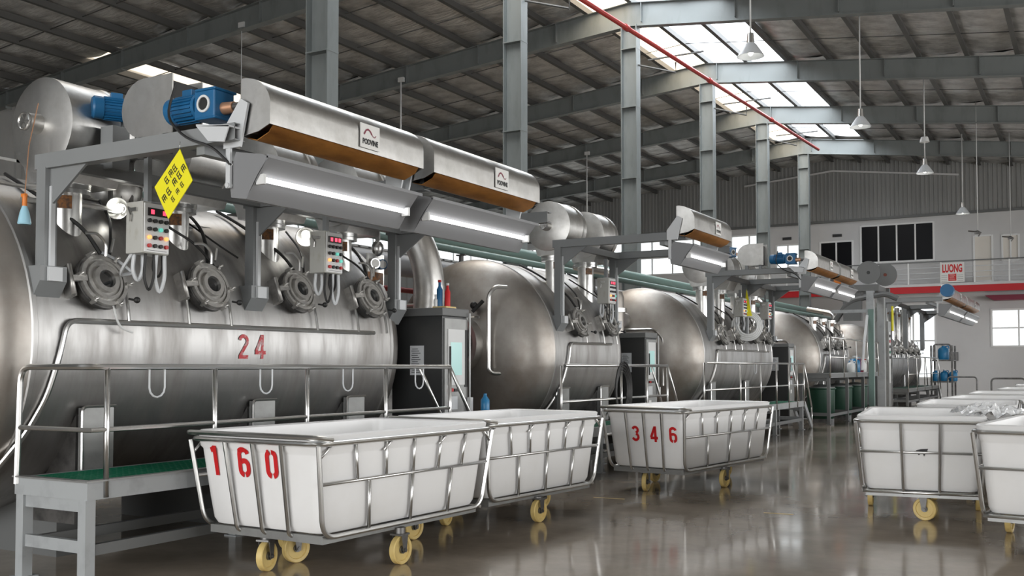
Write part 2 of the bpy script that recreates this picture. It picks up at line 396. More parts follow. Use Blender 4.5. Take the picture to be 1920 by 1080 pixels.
# roof: purlins, foil-backed insulation panels between them, skylight sheets along the ridge
SW = 1.5
ceil = struct('ceiling', 'purlin', lambda b: b.prism([(XL, YB, zr(XL)+.18), (RX, YB, RZ+.18), (XR, YB, zr(XR)+.18), (XR, YB, zr(XR)+.24), (RX, YB, RZ+.24), (XL, YB, zr(XL)+.24)], (0, -YB, 0)))
strips = [(RX-SW*(i+1), RX-SW*i, i, -1) for i in range(14)]+[(RX+SW*i, RX+SW*(i+1), i, 1) for i in range(20)]
YS = [0]+FR+[YF]
def panel(b, ly, var):
    rr = random.Random(var); nx, ny = 4, 6; vs_ = []
    for j in range(ny+1):
        for i in range(nx+1):
            u, v = i/nx, j/ny
            vs_.append(((u-.5)*SW, v*ly, -.10*4*u*(1-u)*(.5+.6*abs(math.sin(v*PI*2.5+var)))+rr.uniform(-.014, .014)))
    b.add(vs_, [(j*(nx+1)+i, j*(nx+1)+i+1, (j+1)*(nx+1)+i+1, (j+1)*(nx+1)+i) for j in range(ny) for i in range(nx)], True)
def flat(b, ly):
    n_ = 10; vs_ = []
    for i in range(n_+1):
        x = (i/n_-.5)*SW; z = .02*(i % 2)
        vs_ += [(x, .0, z), (x, ly, z)]
    b.add(vs_, [(2*i, 2*i+2, 2*i+3, 2*i+1) for i in range(n_)])
for (x0, x1, i, sd) in strips:
    ang = math.atan(.085 if sd < 0 else .125)*(-1 if sd < 0 else 1)
    for k in range(len(YS)-1):
        ly = YS[k+1]-YS[k]; xm = (x0+x1)/2
        sky = (sd > 0 and i < 2) or (sd < 0 and i == 0)
        if k == 7: sky = False
        if (sd < 0 and i == 10 and k == 3): sky = True
        if sky: part('skylight_panel', 'aged_skylight_sheet' if sd < 0 else 'skylight_sheet', ceil, lambda b: flat(b, ly), key='sk%.1f' % ly, loc=(xm, YS[k], zr(xm)), rot=(0, ang, 0))
        else:
            var = (i*7+k*3) % 4
            part('insulation_panel', 'foil', ceil, lambda b: panel(b, ly, var), key='ip%.1f%d' % (ly, var), loc=(xm, YS[k], zr(xm)), rot=(0, ang, 0))
def purlin(b): b.box(-.05, .05, 0, YF, -.20, 0); b.box(-.05, .09, 0, YF, -.215, -.20)
for i in range(-14, 21):
    x = RX+SW*i
    part('purlin', 'purlin', ceil, purlin, key='pur', loc=(x, 0, zr(x)-.01))
# tie wires under the foil
def wires(b):
    for k in range(len(YS)-1):
        if k < 1: continue
        for q in (.33, .67):
            y = YS[k]+(YS[k+1]-YS[k])*q
            b.tube([(XL, y, zr(XL)-.13), (RX, y, RZ-.13)], .016, 4); b.tube([(RX, y, RZ-.13), (XR, y, zr(XR)-.13)], .016, 4)
part('tie_wires', 'purlin', ceil, wires, kind='stuff')
# the roof cut away over the skylights: the outer skin covers only the foil strips

mbc = MB()
def skin(x0, x1): mbc.prism([(x0, 0, zr(x0)+.03), (x1, 0, zr(x1)+.03), (x1, 0, zr(x1)+.08), (x0, 0, zr(x0)+.08)], (0, YF, 0))
skin(XL, RX-SW*11); skin(RX-SW*10, RX-SW); skin(RX+2*SW, XR)
mbc.prism([(RX-SW*11, 0, zr(RX-SW*11)+.03), (RX-SW*10, 0, zr(RX-SW*10)+.03), (RX-SW*10, 0, zr(RX-SW*10)+.08), (RX-SW*11, 0, zr(RX-SW*11)+.08)], (0, FR[2], 0))
mbc.prism([(RX-SW*11, FR[3], zr(RX-SW*11)+.03), (RX-SW*10, FR[3], zr(RX-SW*10)+.03), (RX-SW*10, FR[3], zr(RX-SW*10)+.08), (RX-SW*11, FR[3], zr(RX-SW*11)+.08)], (0, YF-FR[3], 0))
mbc.prism([(XL, YB, zr(XL)), (RX, YB, RZ), (XR, YB, zr(XR)), (XR, YB, zr(XR)+.1), (RX, YB, RZ+.1), (XL, YB, zr(XL)+.1)], (0, -YB, 0))
ceil.data = mbc.mesh('ceiling', 'purlin')
# portal frames: rafters and columns
RN = ['first roof rafter, nearest, mostly above the picture', 'second roof rafter, above the first column', 'long grey rafter crossing the upper left corner of the picture', 'grey rafter passing behind the tops of the second and third columns',
      'grey rafter carried by the fourth column, in front of the bright skylights', 'grey rafter carried by the fifth column', 'farthest grey rafter, just in front of the corrugated gable']
def rafter(b_, part_):
    for sd, xe in ((-1, XL+.1), (1, XR-.1)):
        a = Vector((RX, 0, RZ-.22)); e = Vector((xe, 0, zr(xe)-.22)); h0, h1 = .74, .5
        if part_ == 'w': b_.prism([a, e, e-Vector((0, 0, h1)), a-Vector((0, 0, h0))], (0, .02, 0))
        if part_ == 't': b_.prism([a, e, e-Vector((0, 0, .02)), a-Vector((0, 0, .02))], (0, .26, 0)); 
        if part_ == 'b': b_.prism([a-Vector((0, 0, h0-.0)), e-Vector((0, 0, h1)), e-Vector((0, 0, h1+.025)), a-Vector((0, 0, h0+.025))], (0, .26, 0))
for k, y in enumerate(FR):
    t = thing('roof_rafter', RN[k], 'rafter', (0, y, 0), group=None)
    part('web', 'column_paint', t, lambda b: rafter(b, 'w'), key='rw', loc=(0, -.01, 0))
    part('flange', 'column_paint', t, lambda b: rafter(b, 't'), key='rt', loc=(0, -.13, 0))
    part('flange', 'column_paint', t, lambda b: rafter(b, 'b'), key='rb', loc=(0, -.13, 0))
    for i in range(-7, 11):
        x = RX+3*i+.4
        if not XL < x < XR: continue
        part('stiffener', 'column_paint', t, lambda b: b.box(-.012, .012, -.12, .12, -.60, 0), key='st', loc=(x, 0, zr(x)-.24), rot=None)
CN = ['nearest and widest grey steel column, rising behind the first long reel hood', 'grey steel column rising behind the second reel hood', 'third grey steel column, right of the two big reel drums', 'fourth grey steel column, left of the white upper window',
      'fifth grey steel column, between the two white upper windows', 'farthest and slimmest grey steel column, beside the black two-pane window']
for k, y in enumerate(FR[1:]):
    t = thing('steel_column', CN[k], 'column', (RX, y, 0)); H_ = RZ-.96
    part('web', 'column_paint', t, lambda b: b.box(-.24, .24, -.012, .012, 0, H_), key='cw')
    for sx in (-1, 1): part('flange', 'column_paint', t, lambda b: b.box(-.012, .012, -.16, .16, 0, H_), key='cf', loc=(sx*.252, 0, 0))
    for z in (3.0, 5.2, 7.5, 9.75, 11.6): part('splice_plate', 'column_paint', t, lambda b: b.box(-.268, .268, -.166, .166, -.014, .014), key='cs', loc=(0, 0, z))
    part('base_plate', 'column_paint', t, lambda b: b.box(-.35, .35, -.3, .3, 0, .03), key='cb')
# red sprinkler main under the roof
t = thing('sprinkler_pipe', 'long red sprinkler pipe running down the hall under the skylights', 'pipe', (-11, 0, 0))
zp = lambda y: 10.85+(y-23.2)*.037
part('pipe', 'red_pipe', t, lambda b: b.tube([(0, 14, zp(14)), (0, 48, zp(48))], .065, 8))
for y in (22, 29.3, 36.65, 44):
    part('bracket', 'purlin', t, lambda b: b.tube([(-1.25, 0, .0), (0, 0, -.42), (0, 0, -.1)], .03, 5), loc=(0, y, zp(y)))
    part('hanger', 'purlin', t, lambda b: b.box(-.9, .9, -.03, .03, .08, .12), key='hg', loc=(0, y, zp(y)))
for y in (25.5, 32.5, 40): part('coupling', 'red_pipe', t, lambda b: b.cyl((0, -.1, 0), (0, .1, 0), .09), key='cp', loc=(0, y, zp(y)))
# pendant high-bay lamps
def highbay(loc, label, zc_, g='pendant lamps over the aisle'):
    t = thing('pendant_lamp', label, 'lamp', loc, group=g)
    part('housing', 'tube_steel', t, lambda b: b.cyl((0, 0, .28), (0, 0, .52), .09, .07), key='hbh')
    part('shade', 'pale_grey_paint', t, lambda b: b.lathe([(.09, .30), (.13, .26), (.25, .08), (.30, 0), (.285, 0), (.235, .08), (.11, .25)], (0, 0, 0), (0, 0, 1), 20), key='hbs')
    part('bulb', 'bulb', t, lambda b: b.ball((0, 0, .10), .06, (1, 1, 1.4)), key='hbb')
    part('cord', 'lamp_cord', t, lambda b: b.tube([(0, 0, .5), (0, 0, zc_-loc[2])], .022, 6))
    return t
highbay((-6.5, 22, 8.5), 'large pendant lamp hanging highest, before the bright skylights', zr(-6.5)-.2)
highbay((-5.7, 30.1, 8.5), 'pendant lamp on a long cord, second from the skylights', zr(-5.7)-.2)
LC = highbay((-5.1, 38.5, 8.5), 'pendant lamp hanging before the corrugated gable, under a white cap', zr(-5.1)-.2)
part('cord_cap', 'panel_white', LC, lambda b: b.cyl((0, 0, 1.12), (0, 0, 1.30), .17, .12))
highbay((-5.0, 49.6, 8.5), 'smallest pendant lamp, hanging level with the top of the white wall', zr(-5)-.2)
for (x, y, z0, lab) in ((-3.9, 44, 6.9, 'thin hanging cord with a small hook, right of the smallest pendant lamp'), (-3.1, 50, 7.3, 'thinnest hanging wire near the right picture edge')):
    t = thing('hanging_cord', lab, 'cord', (x, y, z0))
    part('cord', 'lamp_cord', t, lambda b: b.tube([(0, 0, .1), (0, 0, zr(x)+.02-z0)], .018, 5))
    part('hook', 'dark_steel', t, lambda b: b.tube([(-.35, 0, .12), (-.1, 0, .08), (0, 0, .1), (.12, 0, .02), (.02, 0, -.12)], .03, 5).box(-.12, .1, -.05, .05, -.02, .06))
for (x, y, z0, lab) in ((-21.3, 29.15, 7.0, 'pale hanger rod dropping from a rafter behind the first reel hood'), (-21, 43.85, 7.0, 'pale hanger rod dropping from a rafter left of the third column'), (-21.9, 21.95, 7.0, 'thin wire dropping from the roof behind the blue motor')):
    t = thing('hanger_rod', lab, 'rod', (x, y, z0))
    part('rod', 'lamp_cord', t, lambda b: b.tube([(0, 0, 0), (0, 0, zr(x)-.75-z0)], .03 if y > 25 else .012, 6))
    part('clamp', 'lamp_cord', t, lambda b: b.box(-.1, .14, -.05, .05, zr(x)-.78-z0, zr(x)-.62-z0))
# ------------------------------------------------------------------ dyeing machines
XC, ZC, RT = -8.7, 1.83, 1.5
def surf(a, r=RT, y=0): return Vector((r*math.cos(R(a)), y, ZC+r*math.sin(R(a))))
def shell_fn(L):
    def f(b):
        n_ = 72; ys = [0, .02, L*.25, L*.5, L*.75, L-.02, L]
        b.lathe([(RT, y) for y in ys], (0, 0, ZC), (0, 1, 0), n_)
        for y in (.03, L-.03): b.lathe([(RT, y-.03), (RT+.012, y-.02), (RT+.012, y+.02), (RT, y+.03)], (0, 0, ZC), (0, 1, 0), n_)
    return f
def head_prof(sg, d=.62): return [(RT*math.cos(R(a)), sg*d*math.sin(R(a))) for a in (0, 8, 18, 28, 38, 48, 58, 68, 78, 90)]
def port(M, y, a, handle=True, wheel=False):
    """round inspection port on the tank at angle a, with clamped door, sight glass, hinge and rod"""
    c = surf(a, RT-.02, y); q = Matrix.Rotation(R(a), 4, 'Y').inverted() if False else None
    rot = (0, R(90-a), 0)     # local +Z -> outward normal
    p = part('port_collar', 'dark_steel', M, lambda b: b.lathe([(.20, -.05), (.20, .09), (.24, .09), (.24, .125), (.15, .125), (.15, -.05)], (0, 0, 0), (0, 0, 1), 28), key='pc', loc=c, rot=rot)
    part('port_door', 'port_steel', p, lambda b: b.lathe([(.222, .127), (.222, .165), (.19, .165), (.19, .145), (.168, .145), (.168, .175), (.145, .175), (.145, .16), (.118, .16), (.118, .20), (.078, .20), (.078, .16)], (0, 0, 0), (0, 0, 1), 28), key='pd')
    part('sight_glass', 'glass_dark', p, lambda b: b.disc((0, 0, .165), (0, 0, 1), .079), key='sg')
    for k in range(6):
        t = 2*PI*k/6+.4
        part('clamp_bolt', 'port_steel', p, lambda b: b.box(-.035, .02, -.013, .013, .12, .185).cyl((0, 0, .13), (0, 0, .225), .010, n=6), key='cb', loc=(.235*math.cos(t), .235*math.sin(t), 0), rot=(0, 0, t))
    part('hinge', 'port_steel', p, lambda b: b.cyl((.13, -.29, .12), (-.13, -.29, .12), .022, n=8).bar((.0, -.29, .14), (0, -.18, .17), .05, .03).box(-.13, .13, -.30, -.25, 0, .10), key='hi')
    part('locking_wheel' if wheel else 'locking_handle', 'tube_steel', p, lambda b: b.tube([(-.20, .02, .20), (-.30, .02, .24), (-.38, -.06, .25), (-.38, -.15, .22)], .013, 6, fil=.04).tube([(-.24, .08, .2), (-.36, .12, .22)], .012, 6), key='lh')
    part('ball_knob', 'rubber', p, lambda b: b.ball((.20, .20, .26), .028).tube([(.17, .17, .2), (.20, .20, .25)], .010, 5), key='bk')
    return p
def tank_rod(M, y, a0, a1, r=.014):
    part('support_rod', 'tube_steel', M, lambda b: b.tube([surf(a0+(a1-a0)*k/4, RT+.05) for k in range(5)], r, 6).box(RT*math.cos(R(a0))+.0, RT*math.cos(R(a0))+.06, -.02, .02, ZC+RT*math.sin(R(a0))-.02, ZC+RT*math.sin(R(a0))+.02), key='sr%g%g%g' % (a0, a1, r), loc=(0, y, 0))
NX = 1.08    # x of the necks, local
def neck(M, y, dz=0):
    zt = 3.13+dz
    p = part('reel_neck', 'sheet_steel', M, lambda b: b.lathe([(.135, 2.62), (.135, zt-.04)], (0, 0, 0), (0, 0, 1), 24), key='nk%g' % dz, loc=(NX, y, 0))
    part('neck_flange', 'tube_steel', p, lambda b: b.lathe([(.12, zt-.06), (.20, zt-.06), (.20, zt-.025), (.205, zt-.02), (.205, zt+.02), (.12, zt+.02)], (0, 0, 0), (0, 0, 1), 24), key='nf%g' % dz)
    part('neck_plate', 'plate_brown', p, lambda b: b.prism([(.06, -.125, zt-.19), (.13, -.03, zt-.19), (.13, -.03, zt-.08), (.06, -.125, zt-.08)], (.015, -.012, 0)), key='np%g' % dz)
def drum(M, y, dz=0, ly=.62, r=.40):
    x, z = NX+.03, 3.62+dz
    p = part('reel_drum', 'sheet_steel', M, lambda b: b.lathe([(.0, -ly/2-.035), (.10, -ly/2-.03), (r-.06, -ly/2-.012), (r, -ly/2), (r, ly/2), (r-.06, ly/2+.012), (0, ly/2+.03)], (0, 0, 0), (0, 1, 0), 40), key='dr%g%g' % (ly, r), loc=(x, y, z))
    part('drum_hub', 'sheet_steel', p, lambda b: b.cyl((0, -ly/2-.14, 0), (0, -ly/2, 0), .075, .09, 16), key='dh%g' % ly)
    part('drum_wheel', 'tube_steel', p, lambda b: [b.tube([(.07*math.cos(PI*k/6), -ly/2-.16, .07*math.sin(PI*k/6)) for k in range(12)], .009, 5, closed=True)]+[b.tube([(0, -ly/2-.16, 0), (.07*math.cos(PI*k/3), -ly/2-.16, .07*math.sin(PI*k/3))], .006, 4) for k in range(6)], key='dw%g' % ly)
    part('drum_skirt', 'sheet_steel', p, lambda b: b.prism([(-.30, -ly/2+.02, -.20), (.36, -ly/2+.02, -.12), (.20, -ly/2+.02, -.47), (-.20, -ly/2+.02, -.47)], (0, ly-.04, 0)), key='ds%g' % ly)
    part('drum_seam', 'tube_steel', p, lambda b: b.lathe([(r+.001, -.03), (r+.014, -.02), (r+.014, .02), (r+.001, .03)], (0, ly*.32, 0), (0, 1, 0), 40), key='dse%g' % ly)
def saddle(M, y):
    p = part('tank_foot', 'cabinet_side', M, lambda b: b.box(1.40, 1.46, -.15, .15, .70, 1.26).box(1.20, 1.40, -.13, .13, .70, 1.20), key='sd', loc=(0, y, 0))
    part('foot_gusset', 'dark_steel', p, lambda b: b.prism([(1.38, -.16, 1.2), (1.38, -.16, .3), (.70, -.16, .3)], (0, .02, 0)), key='sgu')
    part('foot_rim', 'tube_steel', p, lambda b: b.tube([(1.46, -.16, .72), (1.46, -.16, 1.27), (1.46, .17, 1.27)], .014, 6, fil=.05), key='sru')
    part('foot_leg', 'dark_grey_paint', p, lambda b: b.box(-.5, 1.1, -.12, .12, 0, .75), key='sle')
def tank_pipe(M, L, y0, y1, low=True):
    a0 = 6.0
    pts = [surf(a0, RT+.035, y1), surf(a0-.5, RT+.035, y0)]
    if low:
        for k, (a, yy) in enumerate(((-6, y0-.07), (-18, y0-.13), (-30, y0-.22), (-42, y0-.36), (-60, y0-.5))): pts.append(surf(a, RT+.035+(.03 if k > 2 else 0), yy))
    part('trace_pipe', 'tube_steel', M, lambda b: b.tube(pts, .022, 8, fil=.10, k=6))
def machine(label, y0, L, ports, group='pressure dyeing machines', number=None, detail=True, drums=None, dz=0, foot=None, pipe=True):
    M = thing('dyeing_machine', label, 'machine', (XC, y0, 0), group=group)
    part('tank_shell', 'tank_steel', M, shell_fn(L), key='ts%g' % L)
    part('tank_head', 'head_steel', M, lambda b: b.lathe(head_prof(-1), (0, 0, ZC), (0, 1, 0), 72), key='th-')
    part('tank_head', 'head_steel', M, lambda b: b.lathe(head_prof(1), (0, 0, ZC), (0, 1, 0), 72), key='th+', loc=(0, L, 0))
    for i, y in enumerate(ports):
        port(M, y, 17.5+1.5*min(i, 2))
        neck(M, y-.03, dz)
        if drums is None or i in drums: drum(M, y+(.02 if i % 2 == 0 else .1), dz)
        tank_rod(M, y+.27, 21, 6); 
        if i % 2: tank_rod(M, y-.25, 18, 6)
    for y in (foot if foot is not None else ports[::2]): saddle(M, y)
    if pipe: tank_pipe(M, L, ports[0]-.32, ports[-1]+.05)
    if number:
        for ch, yy in number:
            part('painted_number', 'faded_red', M, lambda b: strokes(b, [[(p[0]*.26, p[1]*.24) for p in ln] for ln in G[ch]], .036,
                 lambda u, v: Vector(((RT+.006)*math.cos(math.asin((v-.15)/RT)), u, ZC+v-.15))), loc=(0, yy, 0))
    return M
M1 = machine('huge nearest stainless tank with red number 24 and four round ports', 5.0, 4.72, [.62, 1.81, 3.05, 4.27], number=[('2', 2.20), ('4', 2.43)], foot=[.66, 2.62, 4.08])
p = part('filter_bowl', 'sheet_steel', M1, lambda b: b.lathe([(.0, -.26), (.10, -.24), (.19, -.15), (.235, -.02), (.235, .05), (.26, .05), (.26, .075), (.23, .08), (.15, .13), (0, .15)], (.80, 1.33, 3.22), (0, 0, 1), 28))
part('bowl_pipe', 'tube_steel', p, lambda b: b.tube([(.80, 1.33, 3.0), (.80, 1.33, 2.8), (.6, 1.33, 2.7)], .035, 8, fil=.1).tube([(.75, 1.33, 3.35), (.75, 1.33, 3.75), (.55, 1.45, 3.9)], .02, 6, fil=.1))
for k in range(3): part('riser_pipe', 'dark_steel', M1, lambda b: b.tube([(.95, 0, 2.9), (.95, 0, 3.5), (1.2, .1, 3.5)], .022, 6, fil=.08), key='rsr', loc=(.03*k, 1.15+.09*k, .02*k))
part('cross_pipe', 'tube_steel', M1, lambda b: b.tube([(1.05, .2, 2.98), (1.12, .9, 3.02), (1.02, 1.5, 2.98), (.9, 2.4, 3.0)], .024, 8, fil=.3).tube([(.9, -.1, 3.12), (1.0, .5, 3.1), (.8, 1.2, 3.12)], .018, 6, fil=.3))
M2 = machine('short stainless tank with two round ports and a big brown-stained domed end', 13.9, 2.45, [.78, 1.98], foot=[.4, 1.9], dz=.25)
M3 = machine('stainless tank with four ports and a white hose ring hung on it', 20.8, 5.3, [1.1, 2.3, 3.6, 4.8], foot=[.7, 3.2], dz=.25)
M4 = machine('distant stainless tank behind the tall green deck', 31.4, 4.2, [.8, 2.0, 3.2], foot=[.7, 3.0], drums=[])
# tank 2: big round plate and bent pipe on the domed end
p = part('manway_ring', 'sheet_steel', M2, lambda b: b.lathe([(.36, -.75), (.40, -.78), (.47, -.78), (.47, -.45)], (.08, 0, ZC+.12), (0, 1, 0), 40))
part('manway_cover', 'dark_steel', p, lambda b: b.lathe([(0, -.80), (.2, -.79), (.37, -.75)], (.08, 0, ZC+.12), (0, 1, 0), 32))
part('drain_pipe', 'tube_steel', M2, lambda b: b.tube([(.86, -.40, 2.83), (.76, -.58, 2.83), (.68, -.64, 2.70), (.68, -.64, 1.55), (.72, -.58, 1.50), (.84, -.42, 1.50)], .032, 8, fil=.06))
part('valve', 'rubber', M2, lambda b: b.ball((.40, -.62, 2.55), .06).cyl((.40, -.66, 2.45), (.56, -.6, 2.62), .03))
part('valve_disc', 'sheet_steel', M2, lambda b: b.cyl((-.25, -.78, 2.58), (-.25, -.70, 2.58), .14, n=24).tube([(-.8, -.75, 2.58), (-.25, -.8, 2.58)], .025, 6))
part('branch_pipe', 'tube_steel', M2, lambda b: b.tube([(-.9, -.72, 2.34), (.5, -.62, 2.36)], .022, 6).tube([(-.62, -.75, 2.4), (-.62, -.75, 3.5), (-.3, -.6, 3.75), (.2, -.5, 3.7)], .028, 6, fil=.1))
for m_, dx in ((M3, .0), (M4, .1)):
    part('valve_disc', 'sheet_steel', m_, lambda b: b.cyl((-.1+dx, -.72, 2.62), (-.1+dx, -.6, 2.62), .16, n=20))
    part('branch_pipe', 'tube_steel', m_, lambda b: b.tube([(-.6, -.7, 2.4), (.6, -.62, 2.4), (.75, -.5, 2.2), (.75, -.5, 1.2)], .028, 6, fil=.1))
# ------------------------------------------------------------------ gantries with reel hoods and lights
def gantry(label, Y0, posts, hoods, zb=3.24, x_end=-5.15, motor=True, guard=True, lights=True, xf=-7.25, feet=True, second=True, zf=2.30, sc=1, group='steel gantries over the tanks'):
    """posts: list of local y; hoods: list of (y0,y1)"""
    T = thing('light_gantry', label, 'gantry', (0, Y0, 0), group=group); T.scale = (sc, sc, sc)
    for y in posts:
        P = part('gantry_post', 'grey_paint', T, lambda b: b.box(-.055, .055, -.055, .055, zf+.05, zb-.05), key='gp%g%g' % (zb, zf), loc=(xf, y, 0))
        part('post_conduit', 'pale_grey_paint', P, lambda b: b.box(.058, .085, -.02, .02, zf+.1, zb-.2), key='gc%g%g' % (zb, zf))
        if feet:
            part('post_foot', 'grey_paint', P, lambda b: b.prism([(.10, -.12, zf+.10), (.10, -.12, zf-.02), (-.02, -.12, zf-.19), (-.16, -.12, zf-.10), (-.13, -.12, zf+.10)], (0, .24, 0)), key='gf')
            part('junction_box', 'pale_grey_paint', P, lambda b: b.box(.101, .13, -.06, .06, zf-.02, zf+.09), key='gj')
        part('gusset', 'grey_paint', P, lambda b: b.prism([(.055, -.01, zb-.05), (.50, -.01, zb-.05), (.055, -.01, zb-.36)], (0, .02, 0)), key='gg%g' % zb)
        B_ = part('cross_beam', 'grey_paint', T, lambda b: b.box(xf-.09, x_end, -.05, -.042, zb-.06, zb+.06).box(xf-.09, x_end, -.05, .05, zb+.052, zb+.06).box(xf-.09, x_end, -.05, .05, zb-.06, zb-.052), key='gb%g%g' % (zb, x_end), loc=(0, y, 0))
    part('long_beam', 'grey_paint', T, lambda b: b.box(xf+.06, xf+.14, posts[0], posts[-1], zb-.06, zb+.04))
    part('long_beam', 'grey_paint', T, lambda b: b.box(x_end-.42, x_end-.34, posts[0], posts[-1], zb-.12, zb-.02))
    for i, (a, c) in enumerate(hoods):
        x0, x1, z0, z1 = x_end-.02, x_end+.24, zb-.0, zb+.385; ly = c-a
        cv = [(x0, 0, z1)]+[(x0+(x1-x0)*math.sin(R(t)), 0, z1-.20+.20*math.cos(R(t))) for t in (10, 25, 40, 55, 70, 82, 90)]+[(x1, 0, z0+.04)]
        def hoodf(b):
            b.shell(cv, (0, ly, 0), .006)
            b.prism(cv+[(x0+.16, 0, z0), (x0, 0, z0-.02)], (0, .008, 0))
            b.prism([(p_[0], ly-.008, p_[2]) for p_ in cv]+[(x0+.16, ly-.008, z0), (x0, ly-.008, z0-.02)], (0, .008, 0))
            b.shell([(x0-.0, 0, z0-.02), (x0, 0, z1)], (0, ly, 0), .006)
        H = part('reel_hood', 'sheet_steel', T, hoodf, key='hd%.2f%g%g' % (ly, zb, x_end), loc=(0, a, 0))
        part('hood_trough', 'hood_rust', H, lambda b: b.shell([(x1-.012, .0, z0+.05), (x1-.05, 0, z0-.0), (x0+.10, 0, z0-.045), (x0+.01, 0, z0-.02)], (0, ly-.10, 0), .006).box(x0+.02, x1-.02, .0, ly-.1, z0+.06, z0+.068), key='ht%.2f%g%g' % (ly, zb, x_end), loc=(0, .05, 0))
        for yy in (-.035, ly+.01): part('hood_bracket', 'pale_grey_paint', H, lambda b: b.prism([(x0-.14, 0, z0-.10), (x0-.14, 0, z0+.04), (x0+.02, 0, z0+.24), (x0+.09, 0, z0+.20), (x0+.02, 0, z0-.10)], (0, .02, 0)), key='hb%g%g' % (zb, x_end), loc=(0, yy, 0))
        # name plate with its swoosh and lettering
        PL = part('name_plate', 'paper', H, lambda b: b.box(x1+.012, x1+.02, ly*.53, ly*.53+.24, z0+.065, z0+.255), key='pl%.2f%g%g' % (ly, zb, x_end))
        bx = x1+.023
        part('plate_lettering', 'ink', H, lambda b: b.add([(bx, y_+.12+ly*.53, z_+z0+.115) for y_, z_ in LOGO[0]], LOGO[1]), key='pt%.2f%g%g' % (ly, zb, x_end))
        part('plate_swoosh', 'maroon', H, lambda b: strokes(b, [[(.05, .105), (.075, .14), (.10, .15), (.125, .14), (.15, .115)], ], .014, lambda u, v: Vector((bx, u-.01+ly*.53, v+z0+.065))) or strokes(b, [[(.15, .115), (.17, .10), (.185, .10), (.20, .115)]], .006, lambda u, v: Vector((bx, u-.01+ly*.53, v+z0+.065))), key='ps%.2f%g%g' % (ly, zb, x_end))
        # fluorescent light trough under the hood
        if lights:
            lx0, lx1 = x_end-.13, x_end+.23; lz0, lz1 = zb-.46, zb-.19
            def bodyf(b):
                b.shell([(lx0+.16, 0, lz0), (lx0+.26, 0, lz0+.15), (lx1, 0, lz1)], (0, ly-.06, 0), -.006, False)
                b.prism([(lx0+.16, 0, lz0), (lx1, 0, lz1), (lx1-.06, 0, lz1+.02), (lx0+.06, 0, lz1+.06), (lx0, 0, lz1-.1), (lx0+.02, 0, lz0+.02)], (0, .010, 0))
                b.prism([(lx0+.16, ly-.07, lz0), (lx1, ly-.07, lz1), (lx1-.06, ly-.07, lz1+.02), (lx0+.06, ly-.07, lz1+.06), (lx0, ly-.07, lz1-.1), (lx0+.02, ly-.07, lz0+.02)], (0, .010, 0))
                b.shell([(lx0+.16, 0, lz0), (lx0+.02, 0, lz0+.02), (lx0, 0, lz1-.1), (lx0+.06, 0, lz1+.06), (lx1-.06, 0, lz1+.02), (lx1, 0, lz1)], (0, ly-.06, 0), .006, False)
                b.box(lx1-.012, lx1+.008, -.0, ly+.0, lz1-.005, lz1+.02)
            LT = part('light_trough', 'pale_grey_paint' if False else 'grey_trough', T, bodyf, key='lt%.2f%g%g' % (ly, zb, x_end), loc=(0, a+.0, 0))
            part('fluorescent_tube', 'tube_light', LT, lambda b: b.cyl((lx0+.285, .03, lz0+.125), (lx0+.285, ly-.12, lz0+.125), .019, n=10), key='ft%.2f%g%g' % (ly, zb, x_end))
            for y_ in (.025, ly-.115): part('tube_holder', 'panel_white', LT, lambda b: b.box(lx0+.24, lx0+.31, -.012, .012, lz0+.09, lz0+.16), key='fh%g%g' % (zb, x_end), loc=(0, y_, 0))
            part('trough_arm', 'pale_grey_paint', LT, lambda b: b.box(lx0-.01, lx0+.03, -.03, -.01, lz0+.08, zb-.05).cyl((lx0+.01, -.04, lz0+.10), (lx0+.01, -.0, lz0+.10), .018), key='fa%g%g' % (zb, x_end))
    if motor:
        y = hoods[0][0]+.02
        B_ = part('motor_plate', 'pale_grey_paint', T, lambda b: b.prism([(x_end-.32, y-.16, zb+.06), (x_end+.0, y-.16, zb+.02), (x_end-.0, y+.12, zb+.02), (x_end-.32, y+.12, zb+.06)], (0, 0, .012)).prism([(x_end-.32, y-.16, zb+.06), (x_end-.0, y-.16, zb+.03), (x_end-.05, y-.16, zb-.08), (x_end-.2, y-.16, zb-.06)], (0, .01, 0)))
        motor_at(T, (x_end-.58, y, zb+.24), .84)
    if guard:
        y = hoods[0][0]+.2
        gp = [(x_end-.95, 0, zb+.62)]+[(x_end-1.27+.25*math.cos(R(a_)), 0, zb+.385+.235*math.sin(R(a_))) for a_ in range(90, 271, 15)]+[(x_end-.95, 0, zb+.15)]
        g_ = part('belt_guard', 'sheet_steel', T, lambda b: b.prism(gp, (0, .012, 0)), loc=(0, y, 0))
        part('guard_back', 'sheet_steel', g_, lambda b: b.prism(gp, (0, .012, 0)), loc=(0, .3, 0))
        part('guard_core', 'rubber', g_, lambda b: b.box(x_end-1.30, x_end-1.0, .02, .3, zb+.18, zb+.58))
        part('guard_support', 'grey_paint', g_, lambda b: b.box(x_end-1.35, x_end-1.28, .0, .05, zb+.0, zb+.16).box(x_end-1.05, x_end-.99, .0, .05, zb+.0, zb+.16).box(x_end-1.4, x_end-.9, -.1, .35, zb+.04, zb+.065))
    if second:
        motor_at(T, (x_end-1.95, hoods[0][0]+.45, zb+.52), .8, rz=R(60))
        part('motor_stand', 'grey_paint', T, lambda b: b.box(x_end-2.0, x_end-1.85, hoods[0][0]+.38, hoods[0][0]+.55, zb+.0, zb+.36))
    if motor: part('cable', 'rubber', T, lambda b: b.tube([(x_end-.55, hoods[0][0]-.12, zb+.40), (x_end-.60, hoods[0][0]-.16, zb+.15), (x_end-.42, hoods[0][0]-.14, zb-.02), (x_end-.2, hoods[0][0]-.1, zb-.09), (x_end-.1, hoods[0][0]-.02, zb-.22)], .010, 5, fil=.1))
    return T
